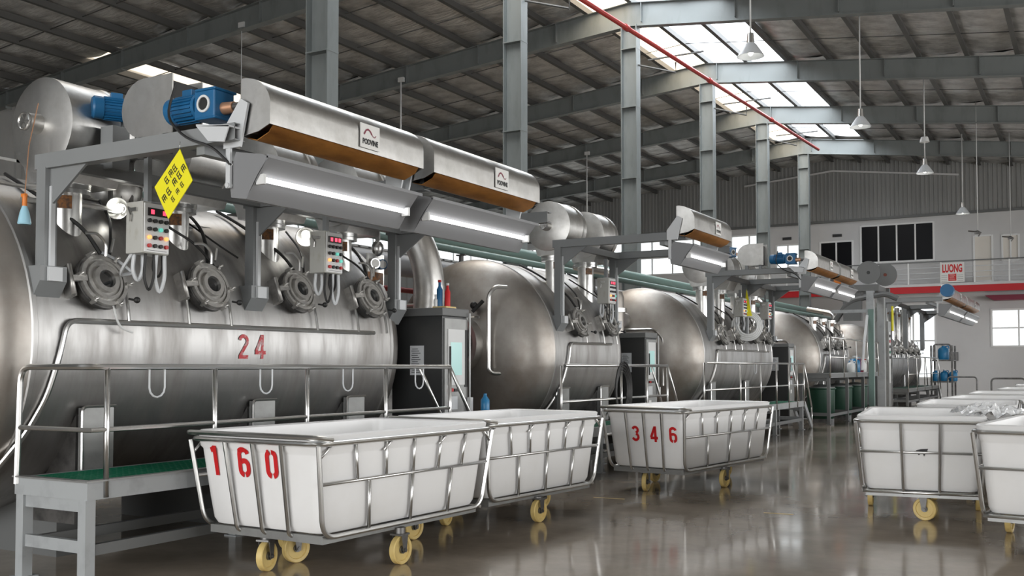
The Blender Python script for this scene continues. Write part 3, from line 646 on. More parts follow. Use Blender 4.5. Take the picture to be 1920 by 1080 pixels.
def motor_at(T, loc, s=1, rz=0):
    P = part('motor', 'motor_blue', T, lambda b: b.lathe([(.0, -.20), (.10, -.20), (.118, -.18), (.118, -.09), (.105, -.085), (.105, .15), (.12, .155), (.12, .19), (.06, .20), (0, .20)], (0, 0, 0), (1, 0, 0), 28), key='mo', loc=loc, rot=(0, 0, rz))
    P.scale = (s, s, s)
    for k in range(22):
        t = 2*PI*k/22
        part('cooling_fin', 'motor_blue', P, lambda b: b.box(-.085, .15, -.004, .004, .10, .124), key='fin', rot=(t, 0, 0))
    part('terminal_box', 'motor_blue', P, lambda b: b.box(-.02, .1, -.05, .05, .10, .165), key='mtb', bevel=.006)
    g_ = part('gearbox', 'motor_blue', P, lambda b: b.box(.20, .44, -.115, .115, -.13, .11).box(.22, .46, -.13, .13, .10, .125).box(.22, .46, -.13, .13, -.145, -.12), key='mgb', bevel=.012)
    part('gearbox_ring', 'panel_white', P, lambda b: b.lathe([(.055, 0), (.075, 0), (.075, .012), (.055, .012)], (.32, -.117, -.01), (0, -1, 0), 20), key='mgr')
    part('gearbox_face', 'rubber', P, lambda b: b.disc((.32, -.1175, -.01), (0, -1, 0), .056), key='mgf')
    part('coupling', 'copper', P, lambda b: b.cyl((.44, 0, -.04), (.56, 0, -.04), .055, .045), key='mcp')
    part('shaft', 'dark_steel', P, lambda b: b.cyl((.56, 0, -.04), (.66, 0, -.04), .035), key='msh')
mat('grey_trough', (.23, .235, .245), .4)
_V, _F = text_mesh('PODVINE', .058, .0022, .8)
LOGO = (_V, _F)
gantry('nearest grey gantry with two long hoods, light troughs and blue motors over tank 24', 5.0, [.15, 2.45, 4.80], [(.19, 2.04), (2.2, 4.12)])
gantry('grey gantry with one short hood over the two-port tank', 13.9, [.22, 2.30], [(-.12, 1.6)], zb=3.53, motor=False, guard=False, second=False)
gantry('grey gantry with two hoods over the tank with the white hose ring', 20.8, [.55, 3.1, 5.4], [(.45, 2.5), (2.65, 4.6)], zb=3.63)

M5 = machine('farthest tank with six ports in a row, near the bright doorway', 42.6, 9.6, [1.0, 2.5, 4.0, 5.5, 7.0, 8.5], foot=[1, 5, 9], drums=[], dz=.9)
for k, y in enumerate((1.0, 2.5, 4.0, 5.5, 7.0, 8.5)):
    part('level_plate', 'panel_white', M5, lambda b: b.box(1.50, 1.53, -.13, .13, 2.0, 2.42), key='lvp', loc=(0, y, 0))
    part('riser_pipe', 'sheet_steel', M5, lambda b: b.cyl((.9, -.5, 3.0), (.9, -.5, 4.3), .11), key='rsp', loc=(0, y, 0))
gantry('farthest gantry with two large hoods and a blue motor end, hanging high by the balcony', 42.0, [.4, 4.0, 7.5], [(.4, 4.0), (4.3, 8.0)], zb=2.93, x_end=-3.5, xf=-5.0, zf=1.6, feet=False, motor=False, guard=False, second=False, sc=1.45)

part('motor', 'motor_blue', bpy.data.objects['light_gantry.003'], lambda b: b.cyl((-3.35, .1, 3.14), (-3.35, .38, 3.14), .17, n=20))
# ------------------------------------------------------------------ control boxes, lamps, hoses on the machines
def control_box(label, loc, s=1, group='hanging control boxes', lit=(1, 0, 1), top=.3):
    T = thing('control_box', label, 'control box', loc, R(0), group); T.scale = (s, s, s)
    part('housing', 'box_paint', T, lambda b: b.box(-.20, 0, -.135, .135, -.21, .21), key='cbh', bevel=.008)
    pn = part('front_panel', 'panel_white', T, lambda b: b.box(0, .012, -.122, .122, -.20, .195), key='cbp')
    part('display', 'rubber', pn, lambda b: b.box(.012, .018, -.095, .105, .095, .16), key='cbd')
    for k, yy in enumerate((-.05, .015, .07)):
        if lit[1] or k != 1: part('digit', 'led_red', pn, lambda b: b.box(.018, .021, -.016, .016, -.018, .018), key='cbl', loc=(0, yy, .128))
    ro = ['rubber', 'rubber', 'lamp_green' if lit[0] else 'rubber', 'rubber'], ['lamp_orange', 'rubber', 'button_red', 'lamp_orange' if lit[2] else 'lamp_green'], ['button_red', 'rubber', 'rubber', 'button_red']
    for j in range(4):
        for k in range(4):
            mt = 'rubber' if j == 0 else ro[j-1][k]
            part('button', mt, pn, lambda b: b.cyl((.012, 0, 0), (.034, 0, 0), .0165, n=8), key='cbb', loc=(0, -.083+.057*k, .055-.068*j))
    part('legend', 'pipe_grey', pn, lambda b: b.box(.012, .0135, -.10, .10, -.188, -.183))
    part('latch', 'tube_steel', T, lambda b: b.box(-.15, -.06, -.15, -.135, .13, .16).tube([(-.16, -.148, .17), (-.12, -.155, .10), (-.13, -.15, .05)], .007, 5), key='cbk')
    part('hanger', 'grey_paint', T, lambda b: b.box(-.13, -.08, -.02, .02, .20, .20+top).box(-.2, 0, -.05, .05, .20, .215), key='cbg%g' % top)
    for k, (xx, yy, d) in enumerate(((-.16, -.08, .24), (-.06, -.05, .33), (-.05, .05, .34), (-.12, .09, .20))):
        part('hose', ('pale_grey_paint', 'rubber')[k % 2] if k < 3 else 'rubber', T, lambda b: b.tube([(xx, yy, -.20), (xx-.01, yy-.01, -.20-d*.6), (xx, yy+.035, -.20-d), (xx+.015, yy+.075, -.20-d*.6), (xx, yy+.08, -.16)], .016 if k % 2 == 0 else .011, 6, fil=.06), key='ch%d' % k)
    return T
control_box('grey control box with red display, under the yellow diamond sign', (-6.62, 5.70, 2.73), 1, top=.42)
control_box('grey control box with three red digits, second along tank 24', (-6.62, 7.93, 2.75), 1, lit=(1, 1, 0), top=.40)
control_box('control box hanging over the two-port tank', (-6.75, 15.02, 2.83), 1, lit=(0, 1, 0), top=.32)
control_box('control box left of the white hose ring', (-6.85, 22.55, 2.95), 1, lit=(0, 0, 0), top=.2)
control_box('control box right of the white hose ring', (-6.85, 24.6, 2.97), 1, lit=(0, 0, 0), top=.2)
def cyl_at(x, y, z, q): return (x, y, z)
def tank_lamp(label, loc, aim, s=1):
    T = thing('inspection_lamp', label, 'lamp', loc, 0, None); T.scale = (s, s, s)
    T.rotation_euler = Vector(aim).to_track_quat('Z', 'Y').to_euler()
    part('reflector', 'tube_steel', T, lambda b: b.lathe([(.02, -.10), (.05, -.09), (.085, -.03), (.10, .02), (.094, .02), (.08, -.025), (.045, -.08)], (0, 0, 0), (0, 0, 1), 20), key='tlr')
    part('bulb', 'bulb', T, lambda b: b.ball((0, 0, -.02), .042), key='tlb')
    part('stem', 'dark_steel', T, lambda b: b.cyl((0, 0, -.24), (0, 0, -.09), .022), key='tls')
tank_lamp('round chrome lamp shining beside the first control box', (-7.56, 6.08, 3.02), (.45, -.75, -.1))
tank_lamp('bright round lamp left of the second control box', (-7.42, 8.42, 3.02), (.6, -.7, -.35), 1.1)
# bundles of black hoses between the ports and the control boxes
def hose(label, pts, r=.016, m='rubber', group='black hoses over the tanks'):
    if not isinstance(label, str):
        q = label.location; return part('hose', m, label, lambda b: b.tube([Vector(p_)-q for p_ in pts], r, 6, fil=.25, k=6))
    o = part('hose', m, None, lambda b: b.tube(pts, r, 6, fil=.25, k=6)); return tag(o, label, 'hose', group)
def ty(y, a, r=1.54): p = surf(a, r, y); return (p.x+XC, y, p.z)
HB_ = lambda y0: {5.0: M1, 13.9: M2, 20.8: M3, 31.4: M4}[y0]
for y0, ys in ((5.0, (.7, 1.9, 3.15, 4.35)), (13.9, (.9, 2.05)), (20.8, (1.2, 2.4, 3.7, 4.9)), (31.4, (.9, 2.1, 3.3))):
    for i, q in enumerate(ys):
        y = y0+q; s_ = -1 if i % 2 else 1
        hose(HB_(y0), [ty(y-.02, 27, 1.6), ty(y-.08*s_, 36, 1.60), ty(y-.22*s_, 46, 1.56), ty(y-.30*s_, 58, 1.54), ty(y-.3*s_, 70, 1.54)], .017)
        hose(HB_(y0), [ty(y+.05, 26, 1.62), ty(y+.12*s_, 34, 1.66), ty(y+.26*s_, 42, 1.6), ty(y+.38*s_, 55, 1.56)], .012)
hose('thin grey cable lying over tank 24 between the second and third port', [ty(6.95, 62), ty(7.05, 50), ty(7.22, 40), ty(7.42, 34)], .010, group=None)
hose('grey cable looping to the first port of tank 24', [(-6.75, 5.6, 2.56), (-6.95, 5.6, 2.35), ty(5.95, 21, 1.62), ty(5.78, 24, 1.66), ty(5.68, 27, 1.62)], .014, 'pale_grey_paint', None)
hose('short white hose end hanging under the first port', [ty(5.68, 10, 1.62), ty(5.72, 6, 1.60), ty(5.78, 3.5, 1.58), ty(5.88, 2.2, 1.6)], .010, 'panel_white', None)
# yellow diamond warning sign
T = thing('warning_sign', 'yellow diamond warning sign with black characters hanging from the gantry', 'sign', (-5.68, 5.04, 2.905))
part('plate', 'sign_yellow', T, lambda b: b.prism([(.06, 0, .245), (.19, 0, .01), (-.05, 0, -.245), (-.195, 0, -.005)], (0, .006, 0)))
part('wire', 'tube_steel', T, lambda b: b.tube([(.055, .003, .24), (.06, .003, .30)], .003, 4))
rr = random.Random(3)
def chars(b):
    d = Vector((.69, .72)); e = Vector((-.60, .80))
    def glyph(c, s, k):
        c = Vector(c); P = lambda u, v: (c.x+d.x*u*s*.78+e.x*v*s, c.y+d.y*u*s*.78+e.y*v*s)
        L_ = [[P(-.5, -.5), P(-.5, .5)], [P(-.5, .5), P(.45, .5)]]
        if k % 2: L_ += [[P(.45, .5), P(.45, -.5)], [P(-.5, 0), P(.45, .05)], [P(0, .5), P(0, -.4)]]
        else: L_ += [[P(-.5, -.5), P(.5, -.45)], [P(-.5, 0), P(.3, 0)], [P(.2, .3), P(.25, -.45)]]
        strokes(b, L_, s*.13, lambda u, v: Vector((u, -.003, v)))
    for k, c in enumerate(((-.065, .036), (-.022, .080), (.016, .115))): glyph(c, .046, k)
    for k, c in enumerate(((-.086, -.096), (-.043, -.047), (.016, .014), (.061, .060), (.104, .104))): glyph(c, .048, k+1)
    for k, c in enumerate(((.0, -.106), (.047, -.056), (.09, -.010))): glyph(c, .036, k)
part('characters', 'ink', T, chars)
# spray bottle hanging on the far left
T = thing('spray_bottle', 'small clear blue spray bottle with an orange neck hanging at the left edge', 'bottle', (-7.02, 4.80, 2.68))
part('body', 'bottle_blue', T, lambda b: b.lathe([(0, -.0), (.045, .0), (.05, .01), (.035, .09), (.018, .14), (.016, .15)], (0, 0, 0), (0, 0, 1), 16))
part('neck', 'orange', T, lambda b: b.cyl((0, 0, .14), (0, 0, .22), .018).box(-.03, .015, -.012, .012, .21, .235))
part('cord', 'copper', T, lambda b: b.tube([(0, 0, .22), (.01, .02, .6), (.0, .1, .95)], .004, 4))
# white rope ring hung on tank 3
T = thing('hose_ring', 'white coiled hose ring hanging on the third tank', 'hose', (-7.0, 23.2, 2.55))
T.rotation_euler = Vector((.45, -.89, .08)).to_track_quat('Z', 'Y').to_euler()
for k in range(4): part('coil', 'panel_white', T, lambda b: b.tube([((.34-.04*k)*math.cos(a*PI/12), (.34-.04*k)*math.sin(a*PI/12), .06+.02*k) for a in range(24)], .026, 6, closed=True))
part('rope', 'sign_yellow', T, lambda b: b.prism([(-.10, .22, .12), (.10, .22, .12), (.0, .85, .08)], (0, 0, .03)))
# gauges on the far end of tank 24
T = thing('pressure_gauge', 'two round blue-rimmed gauges beside the fourth port of tank 24', 'gauge', (-7.42, 9.62, 2.83))
for k, yy in enumerate((0, .09)):
    g_ = part('gauge_case', 'motor_blue' if k else 'tube_steel', T, lambda b: b.cyl((0, 0, 0), (.05, 0, 0), .062, n=20), key='gc%d' % k, loc=(0, yy*1.6, 0), rot=(0, 0, R(-25)))
    part('dial', 'paper', g_, lambda b: b.disc((.052, 0, 0), (1, 0, 0), .05), key='gd')
part('bulb_trap', 'tube_steel', T, lambda b: b.ball((0, .08, .19), .075, (1, 1, 1.3)).tube([(0, .08, .28), (0, .08, .50)], .03, 6))
part('bracket', 'sheet_steel', T, lambda b: b.box(-.03, -.01, -.1, .22, -.25, .12))
part('tag', 'plate_brown', T, lambda b: b.box(-.01, -.005, -.1, .2, -.24, -.10))
# ------------------------------------------------------------------ control cabinets between the tanks
def cabinet(label, x, y, w=.75, d=.55, h=2.32, group='control cabinets between the tanks'):
    T = thing('control_cabinet', label, 'cabinet', (x, y, 0), 0, group)   # front right corner at origin, x<0 behind
    part('body', 'cabinet_black', T, lambda b: b.box(-w, 0, 0, d, .10, h-.10), key='kb%g%g' % (w, h), bevel=.006)
    part('plinth', 'dark_steel', T, lambda b: b.box(-w+.03, -.03, .03, d-.03, 0, .10), key='kp%g' % w)
    part('cap', 'dark_grey_paint', T, lambda b: b.box(-w-.02, .02, -.02, d+.02, h-.10, h), key='kc%g%g' % (w, h), bevel=.01)
    D = part('door', 'cabinet_side', T, lambda b: b.box(.001, .022, .02, d-.02, .14, h-.13), key='kd%g' % h)
    part('screen_frame', 'panel_white', D, lambda b: b.box(.022, .034, .08, d-.10, 1.38, 2.06), key='ksf')
    part('touch_screen', 'screen', D, lambda b: b.box(.034, .038, .13, d-.17, 1.50, 1.90), key='kts')
    part('screen_edge', 'rubber', D, lambda b: b.box(.034, .05, .10, .12, 1.45, 1.85), key='kse')
    part('side_recess', 'rubber', D, lambda b: b.box(.022, .03, d-.09, d-.03, 1.35, 2.06), key='ksr')
    part('switch', 'button_red', D, lambda b: b.cyl((.03, .14, 1.32), (.06, .14, 1.32), .022, n=10), key='ksw')
    part('turn_handle', 'rubber', D, lambda b: b.box(.03, .06, .18, .30, 1.30, 1.335), key='kth')
    part('sticker', 'paper', D, lambda b: b.box(.0225, .025, .13, .24, .88, .98), key='kst')
    part('sticker', 'pale_grey_paint', D, lambda b: b.box(.0225, .025, .1, .3, 1.08, 1.24), key='kst2')
    part('junction_box', 'panel_white', T, lambda b: b.box(.03, .08, d-.04, d+.02, 1.05, 1.22).tube([(.05, d-.01, 1.22), (.05, d-.01, h-.05)], .012, 6), key='kjb%g' % h)
    N_ = part('notice', 'pale_grey_paint', T, lambda b: b.box(-w*.63, -w*.36, -.008, 0, 1.50, 1.86), key='kn%g' % w)
    part('notice_lines', 'ink', N_, lambda b: [b.box(-w*.60+.01*(k % 2), -w*.42-.02*(k % 3), -.010, -.0085, 1.53+.026*k, 1.538+.026*k) for k in range(12)], key='knl%g' % w)
    return T
cabinet('black control cabinet beside tank 24 with bottles on top', -6.82, 10.20)
cabinet('black control cabinet beside the two-port tank', -7.2, 17.5, h=2.24)
cabinet('black control cabinet beyond the tank with the hose ring', -7.2, 27.65, h=2.24)
# things on the first cabinet
def bottle(label, loc, m, mc, h=.2, r=.03):
    T = thing('bottle', label, 'bottle', loc, 0, None)
    part('body', m, T, lambda b: b.lathe([(0, 0), (r, 0), (r, h*.7), (r*.45, h*.85), (r*.45, h)], (0, 0, 0), (0, 0, 1), 14))
    part('cap', mc, T, lambda b: b.cyl((0, 0, h), (0, 0, h+.03), r*.55, n=10))
tag(part('tray', 'wheel_yellow', None, lambda b: b.box(-7.02, -6.82, 10.28, 10.5, 2.32, 2.34)), 'flat yellow tray on top of the cabinet beside tank 24', 'tray')
bottle('blue bottle with a red cap on the cabinet top', (-6.97, 10.36, 2.34), 'motor_blue', 'button_red', .30, .038)
bottle('red and white bottle on the cabinet top', (-6.88, 10.40, 2.34), 'red_paint', 'panel_white', .26, .035)
bottle('small white jar on the left of the cabinet top bottles', (-6.99, 10.30, 2.34), 'panel_white', 'panel_white', .12, .025)
# ------------------------------------------------------------------ walkways with railings
def post_b(b, z0, z1, r=.021): b.tube([(0, 0, z0), (0, 0, z1)], r, 8)
def platform(label, x0, x1, y0, y1, dz, posts, rail_h=.93, hooks=(), legs=None, end_rail=True, stair=True, group='walkways beside the tanks', colour='grating_green', fc='column_light'):
    T = thing('walkway', label, 'walkway', (x1, y0, 0), 0, group); w = x0-x1; L_ = y1-y0
    fr = part('deck_frame', fc, T, lambda b: (b.box(w, 0, 0, .05, dz-.13, dz), b.box(w, 0, L_-.05, L_, dz-.13, dz), b.box(w, w+.04, .05, L_-.05, dz-.13, dz), b.box(-.04, 0, .05, L_-.05, dz-.13, dz)))
    part('deck_lip', 'cabinet_side', fr, lambda b: (b.box(w-.01, .02, -.02, .05, dz, dz+.012), b.box(-.05, .02, .05, L_, dz, dz+.012)))
    def grate(b):
        y = .06
        while y < L_-.06: b.box(w+.05, -.05, y, y+.012, dz-.035, dz-.002); y += .06
        x = w+.08
        while x < -.05: b.box(x, x+.012, .05, L_-.05, dz-.035, dz+.003); x += .075
    part('grating', colour, T, grate, kind='stuff')
    part('grating_tray', 'deck_green', T, lambda b: b.box(w+.04, -.04, .05, L_-.05, dz-.06, dz-.04))
    for ly in (legs or (.04, L_*.33, L_*.66, L_-.12)):
        for lx in (w+.02, -.10): part('leg', fc, T, lambda b: b.box(0, .085, 0, .085, .01, dz-.13).box(-.03, .12, -.03, .115, 0, .012), key='pl%g' % dz, loc=(lx, ly, 0))
        for zz in (.24, dz-.22): part('cross_bar', fc, T, lambda b: b.box(w+.10, -.10, .02, .065, 0, .09), key='xb%g' % w, loc=(0, ly, zz))
    part('stringer', 'dark_grey_paint', T, lambda b: b.box(-.08, -.03, .1, L_-.1, .22, .30).box(w+.03, w+.08, .1, L_-.1, .22, .30))
    rz_ = dz+rail_h
    tp = [(0, L_, rz_), (0, .14, rz_)]
    if end_rail: tp = [(.0, L_, rz_), (.0, 0, rz_), (w+.05, .0, rz_), (w+.02, 0, dz-.05)]
    rl = part('top_rail', 'tube_steel', T, lambda b: b.tube(tp, .023, 8, fil=.12, k=6))
    mid = dz+rail_h*.45
    part('mid_rail', 'tube_steel', T, lambda b: b.tube([(0, L_, mid), (0, 0.02, mid)]+([(w+.05, 0, mid)] if end_rail else []), .018, 8))
    for py in posts: part('rail_post', 'tube_steel', T, lambda b: post_b(b, dz-.12, rz_), key='rp%g%g' % (dz, rail_h), loc=(0, py, 0))
    for hy in hooks: part('rail_hook', 'pale_grey_paint', rl, lambda b: b.tube([(0, -.075, 0), (0, -.075, -.16)]+[(0, -.075*math.cos(a*PI/6), -.16-.075*math.sin(a*PI/6)) for a in range(1, 6)]+[(0, .075, -.16), (0, .075, 0)], .008, 6), key='hook', loc=(0, hy, rz_))
    if stair:
        for xx in (0, w+.42):
            part('stair_rail', 'tube_steel', T, lambda b: b.tube([(0, 0, rz_), (0, dz*.95+.1, .55)], .021, 8).tube([(0, dz*.95+.1, .55), (0, dz*.95+.1, 0)], .021, 8), key='sr%g%g' % (dz, rail_h), loc=(xx, L_, 0))
            part('stair_stringer', fc, T, lambda b: b.bar((0, 0, dz-.05), (0, dz*.95+.1, .02), .04, .14), key='ss%g' % dz, loc=(xx, L_, 0))
        n_ = max(2, round(dz/.22))
        for k in range(1, n_): part('tread', 'cabinet_side', T, lambda b: b.box(w+.43, -.01, -.11, .11, -.015, .015), key='tr%g' % w, loc=(0, L_+(dz*.95+.1)*k/n_, dz*(1-k/n_)))
    return T
mat('column_light', (.40, .42, .43), .45, noise=((.30, .31, .32), 4, (1, 1, 1), .5, .75))
platform('nearest walkway with green grating along tank 24', -7.17, -6.33, 4.86, 9.62, .76, [.16, 1.22, 2.36, 3.56, 4.76], rail_h=.84, hooks=(.62, 1.82, 2.95, 4.16), legs=[.0, 2.2, 4.6])
platform('walkway along the two-port tank with a hose over its rail', -7.17, -6.45, 12.6, 16.7, .69, [.02, 2.1, 3.15, 4.08], hooks=(), end_rail=False)
platform('walkway along the tank with the hose ring, ending in stairs', -7.17, -6.45, 18.6, 26.3, .72, [0, 2.3, 3.8, 5.1, 6.2, 7.0, 7.68], rail_h=.96, hooks=(3.4,), end_rail=False)
platform('tall walkway with green deck on grey legs before the distant tank', -7.17, -6.3, 28.6, 35.9, 1.42, [0, 1.8, 3.6, 5.4, 7.2], rail_h=1.0, hooks=(), end_rail=False, stair=False, colour='deck_green', fc='dark_grey_paint', legs=[0, 2.4, 4.8, 7.1])
platform('farthest low walkway before the six-port tank', -7.17, -6.2, 41.5, 50.2, .75, [0, 2.2, 4.4, 6.6, 8.6], rail_h=1.25, hooks=(), end_rail=False, colour='deck_green', fc='dark_grey_paint')
# dark hose bundle over the second walkway's rail
T = thing('hose_bundle', 'black hose bundle hung over the railing of the second walkway', 'hose', (-6.45, 14.72, 1.46)); T.scale = (.8, .8, .8)
for k in range(5): part('hose_loop', 'rubber', T, lambda b: b.tube([(.03*math.cos(a)+.01*k, (.20+.03*k)*math.cos(a), -.30+(.38+.05*k)*math.sin(a)) for a in [2*PI*j/16 for j in range(16)]], .022, 6, closed=True))
# ------------------------------------------------------------------ trolleys
def rr_loop(L_, W_, r, n_=5):
    out = []
    for cx, cy, a0 in ((L_/2-r, W_/2-r, 0), (-L_/2+r, W_/2-r, 90), (-L_/2+r, -W_/2+r, 180), (L_/2-r, -W_/2+r, 270)):
        out += [(cx+r*math.cos(R(a0+90*i/n_)), cy+r*math.sin(R(a0+90*i/n_))) for i in range(n_+1)]
    return out
def tub(b, W_, L_, hr, hb, tl, tw):
    lv = []
    n_ = 24
    def lp(i_, z, ins, r): return [(x, y, z) for x, y in rr_loop(W_-2*ins-2*tw*(1-i_), L_-2*ins-2*tl*(1-i_), r)]
    lv.append(lp(0, hb, .06, .06)); lv.append(lp(0, hb+.015, .02, .09)); lv.append(lp(.05, hb+.06, .0, .10))
    for t in (.3, .6, .8): lv.append(lp(t, hb+(hr-hb)*t, .0, .10))
    lv.append(lp(.82, hb+(hr-hb)*.82, .0, .10)); lv.append(lp(.85, hb+(hr-hb)*.85, -.012, .10))
    lv.append(lp(.97, hr-.03, -.015, .11)); lv.append(lp(1, hr, -.02, .12)); lv.append(lp(1, hr+.012, -.005, .12)); lv.append(lp(1, hr, .02, .11))
    for t in (.8, .5, .1): lv.append(lp(t, hb+.02+(hr-hb-.02)*t, .025, .09))
    lv.append(lp(0, hb+.03, .06, .07))
    k = len(lv[0]); fs = []
    for j in range(len(lv)-1): fs += [(j*k+i, j*k+(i+1) % k, (j+1)*k+(i+1) % k, (j+1)*k+i) for i in range(k)]
    fs.append(tuple(range(k))[::-1]); fs.append(tuple((len(lv)-1)*k+i for i in range(k)))
    b.add([p for l in lv for p in l], fs, True)
def caster(T, x, y, rz=0, top=.26):
    F_ = part('caster_fork', 'dark_steel', T, lambda b: (b.box(-.055, .055, -.06, .06, .238, .252), b.prism([(-.05, -.035, .24), (-.05, .045, .24), (-.05, .028, .10), (-.05, -.008, .10)], (.008, 0, 0)), b.prism([(.042, -.035, .24), (.042, .045, .24), (.042, .028, .10), (.042, -.008, .10)], (.008, 0, 0)), b.cyl((0, 0, .25), (0, 0, top), .045, n=12)), key='fk%g' % top, loc=(x, y, 0), rot=(0, 0, rz))
    part('wheel', 'wheel_yellow', F_, lambda b: b.lathe([(.02, -.012), (.085, -.012), (.09, -.024), (.113, -.028), (.119, -.021), (.119, .021), (.113, .028), (.09, .024), (.085, .012), (.02, .012)], (0, .01, .119), (1, 0, 0), 32), key='wh')
    part('hub', 'dark_steel', F_, lambda b: b.cyl((-.058, .01, .119), (.058, .01, .119), .016, n=10).cyl((-.03, .01, .119), (.03, .01, .119), .032, n=14), key='hu')
def trolley(label, loc, rz, W_=1.24, L_=2.3, digits=(), flip=False, hr=1.11, hb=.31, shape='a', zf=.545, dh=.25, turn=0):
    tl, tw = .11, .055
    T = thing('laundry_trolley', label, 'trolley', loc, rz+(PI if flip else 0), 'white laundry trolleys')
    K = shape
    part('tub', 'plastic_white', T, lambda b: tub(b, W_-.03, L_-.03, hr-.02, hb, tl, tw), key='tub'+K)
    zR = hr-.025
    # outline helpers: outer half sizes at height z
    def hx(z): t = (z-hb)/(zR-hb); return W_/2-tw*(1-t)+.01
    def hy(z): t = (z-hb)/(zR-hb); return L_/2-tl*(1-t)+.01
    part('rim_rail', 'tube_steel', T, lambda b: b.tube([(x, y, zR-.05) for x, y in rr_loop(W_+.05, L_+.05, .14)], .019, 8, closed=True), key='rim'+K)
    part('rim_rail', 'tube_steel', T, lambda b: b.tube([(-W_/2-.045, -L_/2+.1, zR-.02), (-W_/2-.03, -L_/2-.035, zR), (W_/2+.03, -L_/2-.035, zR), (W_/2+.045, -L_/2+.1, zR-.02)], .019, 8, fil=.1), key='rim2'+K)
    zb = hb-.01
    for sx in (-1, 1):
        part('side_frame', 'tube_steel', T, lambda b: b.tube([(sx*hx(zR), -hy(zR), zR-.06), (sx*hx(zb), -hy(zb), zb), (sx*hx(zb), hy(zb), zb), (sx*hx(zR), hy(zR), zR-.06)], .019, 8, fil=.14, k=6), key='sf%d' % sx+K)
        zm = hb+(zR-hb)*.53
        part('side_rail', 'tube_steel', T, lambda b: b.tube([(sx*hx(zm), -hy(zm), zm), (sx*hx(zm), hy(zm), zm)], .014, 6), key='sm%d' % sx+K)
        for q in (-.64, -.32, 0, .32, .64):
            part('side_bar', 'tube_steel', T, lambda b: b.tube([(sx*(hx(zm)-.0), q*hy(zm)*.98, zm), (sx*hx(zR-.05), q*hy(zR), zR-.05)], .013, 6), key='sb%g%d' % (q, sx)+K)
        for q in (-.5, 0, .5):
            part('side_bar', 'tube_steel', T, lambda b: b.tube([(sx*hx(zb), q*hy(zb), zb), (sx*hx(zm), q*hy(zm), zm)], .014, 6), key='sc%g%d' % (q, sx)+K)
        for q in (-.34, .30):
            part('rim_brace', 'tube_steel', T, lambda b: b.tube([(sx*hx(zR-.14), q*hy(zR), zR-.14), (sx*(hx(zR)), (q+.09)*hy(zR), zR-.055)], .010, 6), key='bz%g%d' % (q, sx)+K)
        for sy in (-1, 1): part('corner_brace', 'tube_steel', T, lambda b: b.tube([(sx*hx(zR-.16), sy*hy(zR-.16)*1.0, zR-.16), (sx*(hx(zR)), sy*(hy(zR)-.15), zR-.055)], .011, 6), key='cz%d%d' % (sx, sy)+K)
    for q in (-.42, .02, .46):
        part('end_bar', 'tube_steel', T, lambda b: b.tube([(q*hx(zb), -hy(zb)+.12, zb-.02), (q*hx(zb), -hy(zb), zb-.01), (q*hx(zR)*1.0, -hy(zR)-.012, zR-.05)], .016, 6, fil=.05), key='ea%g' % q+K)
    for q in (-.3, .3):
        part('end_bar', 'tube_steel', T, lambda b: b.tube([(q*hx(zb), hy(zb)-.12, zb-.02), (q*hx(zb), hy(zb), zb-.01), (q*hx(zR), hy(zR)+.012, zR-.05)], .016, 6, fil=.05), key='eb%g' % q+K)
    part('end_rail', 'tube_steel', T, lambda b: b.tube([(-hx(zm), hy(zm), zm), (hx(zm), hy(zm), zm)], .014, 6), key='er'+K)
    part('end_rail', 'tube_steel', T, lambda b: b.tube([(-hx(zb), hy(zb), zb), (hx(zb), hy(zb), zb)], .016, 6), key='er2'+K)
    bw, bl = W_/2-tw-.02, L_/2-tl-.02
    part('base_frame', 'cabinet_side', T, lambda b: (b.box(-bw, bw, -bl, -bl+.04, hb-.06, hb), b.box(-bw, bw, bl-.04, bl, hb-.06, hb), b.box(-bw, -bw+.04, -bl+.04, bl-.04, hb-.06, hb), b.box(bw-.04, bw, -bl+.04, bl-.04, hb-.06, hb), b.box(-bw+.04, bw-.04, -.25, .25, hb-.045, hb-.02), b.box(-.2, .2, -bl+.04, bl-.04, hb-.045, hb-.02)), key='bf'+K)
    bx = bw+.02
    ct = hb-.045
    caster(T, bx, -.12, 0, ct); caster(T, -bx, -.12, 0, ct)
    caster(T, -.10, -bl+.12, R(14), ct); caster(T, -.02, bl-.14, R(-6)+turn, ct)
    if K == 'b': caster(T, -.16, -bl+.50, R(-15), ct)
    for i, ch in enumerate(digits[0] if digits else ''):
        q = digits[1][i]; hz = dh; wd = dh*.56
        z0 = hb+(zR-hb)*zf
        th = tl/(zR-hb)
        o = part('stencilled_number', 'red_paint', T, lambda b: strokes(b, [[(p_[0]*wd/.6, p_[1]*hz) for p_ in ln] for ln in G[ch]], dh*.17,
            lambda u, v: Vector((u-wd/2, -L_/2+.0115-.004+tl-th*(z0+v-hb)-(.012 if z0+v > hb+(zR-hb)*.84 else 0), z0+v))), loc=(q*W_/2, 0, 0))
    return T
trolley('white laundry trolley stencilled 160 in the foreground', (-5.52, 6.87, 0), R(-2), 1.34, 2.29, ('160', (-.68, -.20, .24)), shape='b', dh=.235, hb=.345)
trolley('white laundry trolley without a number, parked behind the one marked 160', (-5.53, 9.42, 0), R(-5), 1.20, 2.18, shape='d')
trolley('white laundry trolley stencilled 346 in the aisle', (-4.80, 13.35, 0), R(-7), 1.16, 2.75, ('346', (-.23, .22, .69)), shape='c', zf=.44, dh=.20)
